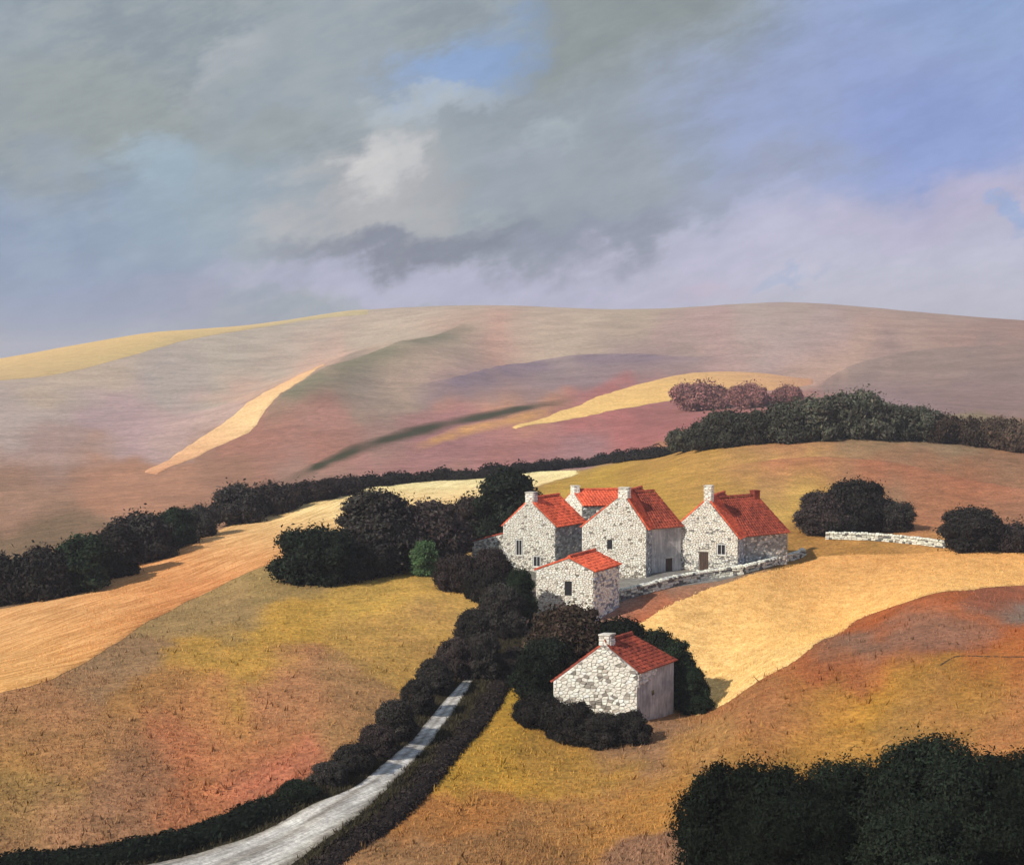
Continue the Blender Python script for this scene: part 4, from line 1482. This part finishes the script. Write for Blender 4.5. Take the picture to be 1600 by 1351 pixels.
far = [(1075, 672, 706, 54), (1108, 652, 702, 62), (1140, 642, 699, 70), (1182, 642, 695, 64), (1222, 630, 693, 78), (1268, 622, 690, 80), (1312, 616, 688, 78), (1350, 612, 687, 74),
       (1394, 632, 688, 72), (1438, 636, 690, 66), (1478, 652, 694, 62), (1520, 656, 698, 66), (1562, 652, 702, 60), (1600, 664, 708, 66)]
ords = ['first', 'second', 'third', 'fourth', 'fifth', 'sixth', 'seventh', 'eighth', 'ninth', 'tenth', 'eleventh', 'twelfth', 'thirteenth', 'last']
for k, (px, top, base, wd) in enumerate(far):
    tree(px, top, base, wd * 1.25, 'far' if k < 10 else 'brown', 'small', ords[k] + ' tree from the left in the olive row on the hill behind', group=G9)
G10 = 'heather coloured bushes on the far golden field'
for px, top, base, wd, lb in [(1096, 600, 642, 98, 'biggest heather coloured bush against the far golden field'), (1172, 602, 638, 74, 'middle heather coloured bush against the far golden field'), (1230, 604, 632, 54, 'smallest heather coloured bush at the right of the golden field')]:
    tree(px, top, base, wd, 'heath', 'mid', lb, cat='bush', name='bush', group=G10)


# ------------------------------------------------------------------ hedges that run on as one
def hedge(label, pts, w, hgt, mat, seed, dens=70, leaf=.16, name='hedge'):
    P2 = resample([at(*p) for p in pts], 80)
    o0 = Vector((float(P2[40][0]), float(P2[40][1]), h1(*P2[40])))
    root = empty(name, o0)
    tag(root, label, 'hedge')
    r = np.random.default_rng(seed)
    seg = np.linalg.norm(np.diff(P2, axis=0), axis=1)
    cum = np.concatenate([[0], np.cumsum(seg)])
    tot = cum[-1]
    # lumpy body
    ns = max(20, int(tot / (w * .35)))
    V, Fc = [], []
    ring = 9
    us = np.linspace(0, tot, ns)
    X = np.interp(us, cum, P2[:, 0]); Yv = np.interp(us, cum, P2[:, 1])
    dx, dy = np.gradient(X), np.gradient(Yv)
    ln = np.hypot(dx, dy)
    nx, ny = dy / ln, -dx / ln
    Z = height(X, Yv)
    lump = 1 + .22 * np.sin(us / w * 2.1 + seed) + .15 * np.sin(us / w * 5.3 + 1) + r.uniform(-.1, .1, ns)
    taper = np.minimum(1, np.minimum(us, tot - us) / (w * .9) + .25)
    for i in range(ns):
        for k in range(ring):
            a = math.pi * k / (ring - 1)
            rr = 1 + r.uniform(-.1, .1)
            off = math.cos(a) * w / 2 * rr * taper[i]
            V.append((X[i] + nx[i] * off - o0.x, Yv[i] + ny[i] * off - o0.y, Z[i] - .15 + (math.sin(a) * hgt * lump[i] * rr * .9 + .1) * taper[i] - o0.z))
    for i in range(ns - 1):
        for k in range(ring - 1):
            a = i * ring + k
            Fc.append((a, a + 1, a + 1 + ring, a + ring))
    nb = len(V)
    n = int(tot * dens)
    u = r.uniform(0, tot, n)
    a = r.uniform(0.02, math.pi - .02, n)
    sc_ = np.interp(u, us, lump)
    tp = np.interp(u, us, taper)
    R_ = r.uniform(.85, 1.22, n)
    off = np.cos(a) * w / 2 * R_ * tp
    ax, ay = np.interp(u, us, X), np.interp(u, us, Yv)
    bx, by = np.interp(u, us, nx), np.interp(u, us, ny)
    pos = np.stack([ax + bx * off - o0.x, ay + by * off - o0.y, np.interp(u, us, Z) - .1 + np.sin(a) * hgt * sc_ * R_ * tp - o0.z], 1)
    nrm = np.stack([bx * np.cos(a), by * np.cos(a), np.sin(a)], 1) + r.normal(0, .6, (n, 3))
    nrm /= np.linalg.norm(nrm, axis=1, keepdims=True)
    tv = np.cross(nrm, r.normal(0, 1, (n, 3)))
    tv /= np.linalg.norm(tv, axis=1, keepdims=True)
    bv = np.cross(nrm, tv)
    L = (leaf * r.uniform(.6, 1.5, n))[:, None]
    q = np.stack([pos - tv * L, pos - bv * L * .5, pos + tv * L, pos + bv * L * .5], 1).reshape(-1, 3)
    cols = np.concatenate([np.full((nb, 3), .6), np.repeat(r.uniform(.6, 1.5, n)[:, None] * np.ones((1, 3)), 4, axis=0)])
    me = mesh('foliage', np.concatenate([np.array(V), q]), Fc + (np.arange(n * 4).reshape(n, 4) + nb).tolist(), LM[mat], cols)
    obj('foliage', me, root)
    return root


hedge('low dark brown hedge along the right side of the lane', [(465, 1400), (510, 1350), (588, 1290), (650, 1232), (700, 1172), (742, 1127), (770, 1085), (792, 1045), (808, 1010)], 2.0, .40, 'plum', 5, dens=160, leaf=.13)
hedge('low dark green hedge along the lower left side of the lane', [(-60, 1364), (60, 1349), (180, 1337), (290, 1312), (390, 1277), (470, 1244)], 2.6, .7, 'black_green', 6, dens=190, leaf=.12)
hedge('long thin dark hedge above the upper straw field', [(520, 775), (600, 758), (680, 750), (760, 745), (840, 737), (920, 728), (1010, 716), (1060, 706)], 4.0, 2.0, 'dark', 8, dens=60, leaf=.3)

# ------------------------------------------------------------------ rough grass and stubble, standing


def tufts(name, label, X, Y, cols, size, lift=0.0, mat='blade'):
    n = len(X)
    Z = height(X, Y) + lift
    r = np.random.default_rng(len(X))
    k = 3
    px = np.repeat(X, k) + r.normal(0, .10, n * k)
    py = np.repeat(Y, k) + r.normal(0, .10, n * k)
    pz = np.repeat(Z, k) - .03
    hh = np.repeat(size * r.uniform(.6, 1.5, n), k) * r.uniform(.6, 1.2, n * k)
    th = r.uniform(0, 2 * math.pi, n * k)
    w = hh * .16
    lx, ly = r.normal(0, .4, n * k) * hh, r.normal(0, .4, n * k) * hh
    V = np.stack([np.stack([px - np.cos(th) * w, py - np.sin(th) * w, pz], 1), np.stack([px + np.cos(th) * w, py + np.sin(th) * w, pz], 1), np.stack([px + lx, py + ly, pz + hh], 1)], 1).reshape(-1, 3)
    cc = np.repeat(np.repeat(cols * r.uniform(.95, 1.5, (n, 1)), k, axis=0), 3, axis=0)
    me = mesh(name, V, np.arange(n * k * 3).reshape(-1, 3), M[mat], np.clip(cc, 0, .9))
    return tag(obj(name, me), label, 'grass', kind='stuff')


def in_poly(x, y, poly):
    ins = np.zeros(len(x), bool)
    j = len(poly) - 1
    for i in range(len(poly)):
        c = ((poly[i][1] > y) != (poly[j][1] > y)) & (x < (poly[j][0] - poly[i][0]) * (y - poly[i][1]) / (poly[j][1] - poly[i][1] + 1e-12) + poly[i][0])
        ins ^= c
        j = i
    return ins


n = 110000
v = rng.uniform(59000 / 330, 59000 / 70, n)
ty = 59000 / v
tx = rng.uniform(-.42, .42, n) * ty
keep = np.ones(n, bool)
for _, T, B, *_r in LOFTS:
    keep &= ~in_poly(tx, ty, np.concatenate([T, B[::-1]])[::4])
yard = np.array([(p.x, p.y) for p in (at(840, 935), at(970, 925), at(1150, 895), at(1250, 868))] + [(40, 200), (5, 200)])
keep &= ~in_poly(tx, ty, yard)
tx, ty = tx[keep], ty[keep]
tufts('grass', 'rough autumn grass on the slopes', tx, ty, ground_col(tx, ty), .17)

# stubble on the two near fields and dark grass on the verges
for nm, T, B, cc, nx, ny, eps in LOFTS:
    if nm == 'verge' or (nm in ('straw_field', 'barley_field') and B[:, 1].min() < 190):
        m = 30000 if nm != 'verge' else 16000
        i = rng.integers(0, nx, m)
        f = rng.uniform(.01, .99, m)[:, None]
        q = B[i] * (1 - f) + T[i] * f + rng.normal(0, .25, (m, 2))
        if nm == 'verge':
            lane = next(l for l in LOFTS if l[0] == 'lane')
            q = q[~in_poly(q[:, 0], q[:, 1], np.concatenate([lane[1], lane[2][::-1]])[::4])]
            tufts('verge_grass', 'dark rank grass on the verges of the lane', q[:, 0], q[:, 1], np.tile(alb((62, 56, 40)), (len(q), 1)), .26, .03)
        else:
            col = cc.reshape(ny, nx, 3)[np.clip((f[:, 0] * (ny - 1)).astype(int), 0, ny - 1), i]
            tufts('stubble', 'short cut stubble on the straw field' if nm == 'straw_field' else 'short pale stubble on the golden field', q[:, 0], q[:, 1], col * .92, .13, eps)

n = 7000
ty = 59000 / rng.uniform(59000 / 135, 59000 / 66, n)
tx = rng.uniform(-.42, .42, n) * ty
clump = np.sin(tx * .7 + 1.3 * np.sin(ty * .31)) * np.sin(ty * .55 + 1.1 * np.sin(tx * .4)) + rng.normal(0, .35, n)
keep = clump > .25
for _, T, B, *_r in LOFTS:
    keep &= ~in_poly(tx, ty, np.concatenate([T, B[::-1]])[::4])
tx, ty = tx[keep], ty[keep]
tufts('tussock', 'coarse tussocks of rank grass on the near slopes', tx, ty, ground_col(tx, ty) * rng.uniform(.55, .95, (len(tx), 1)) * np.array([[.95, 1.02, .9]]), .36)
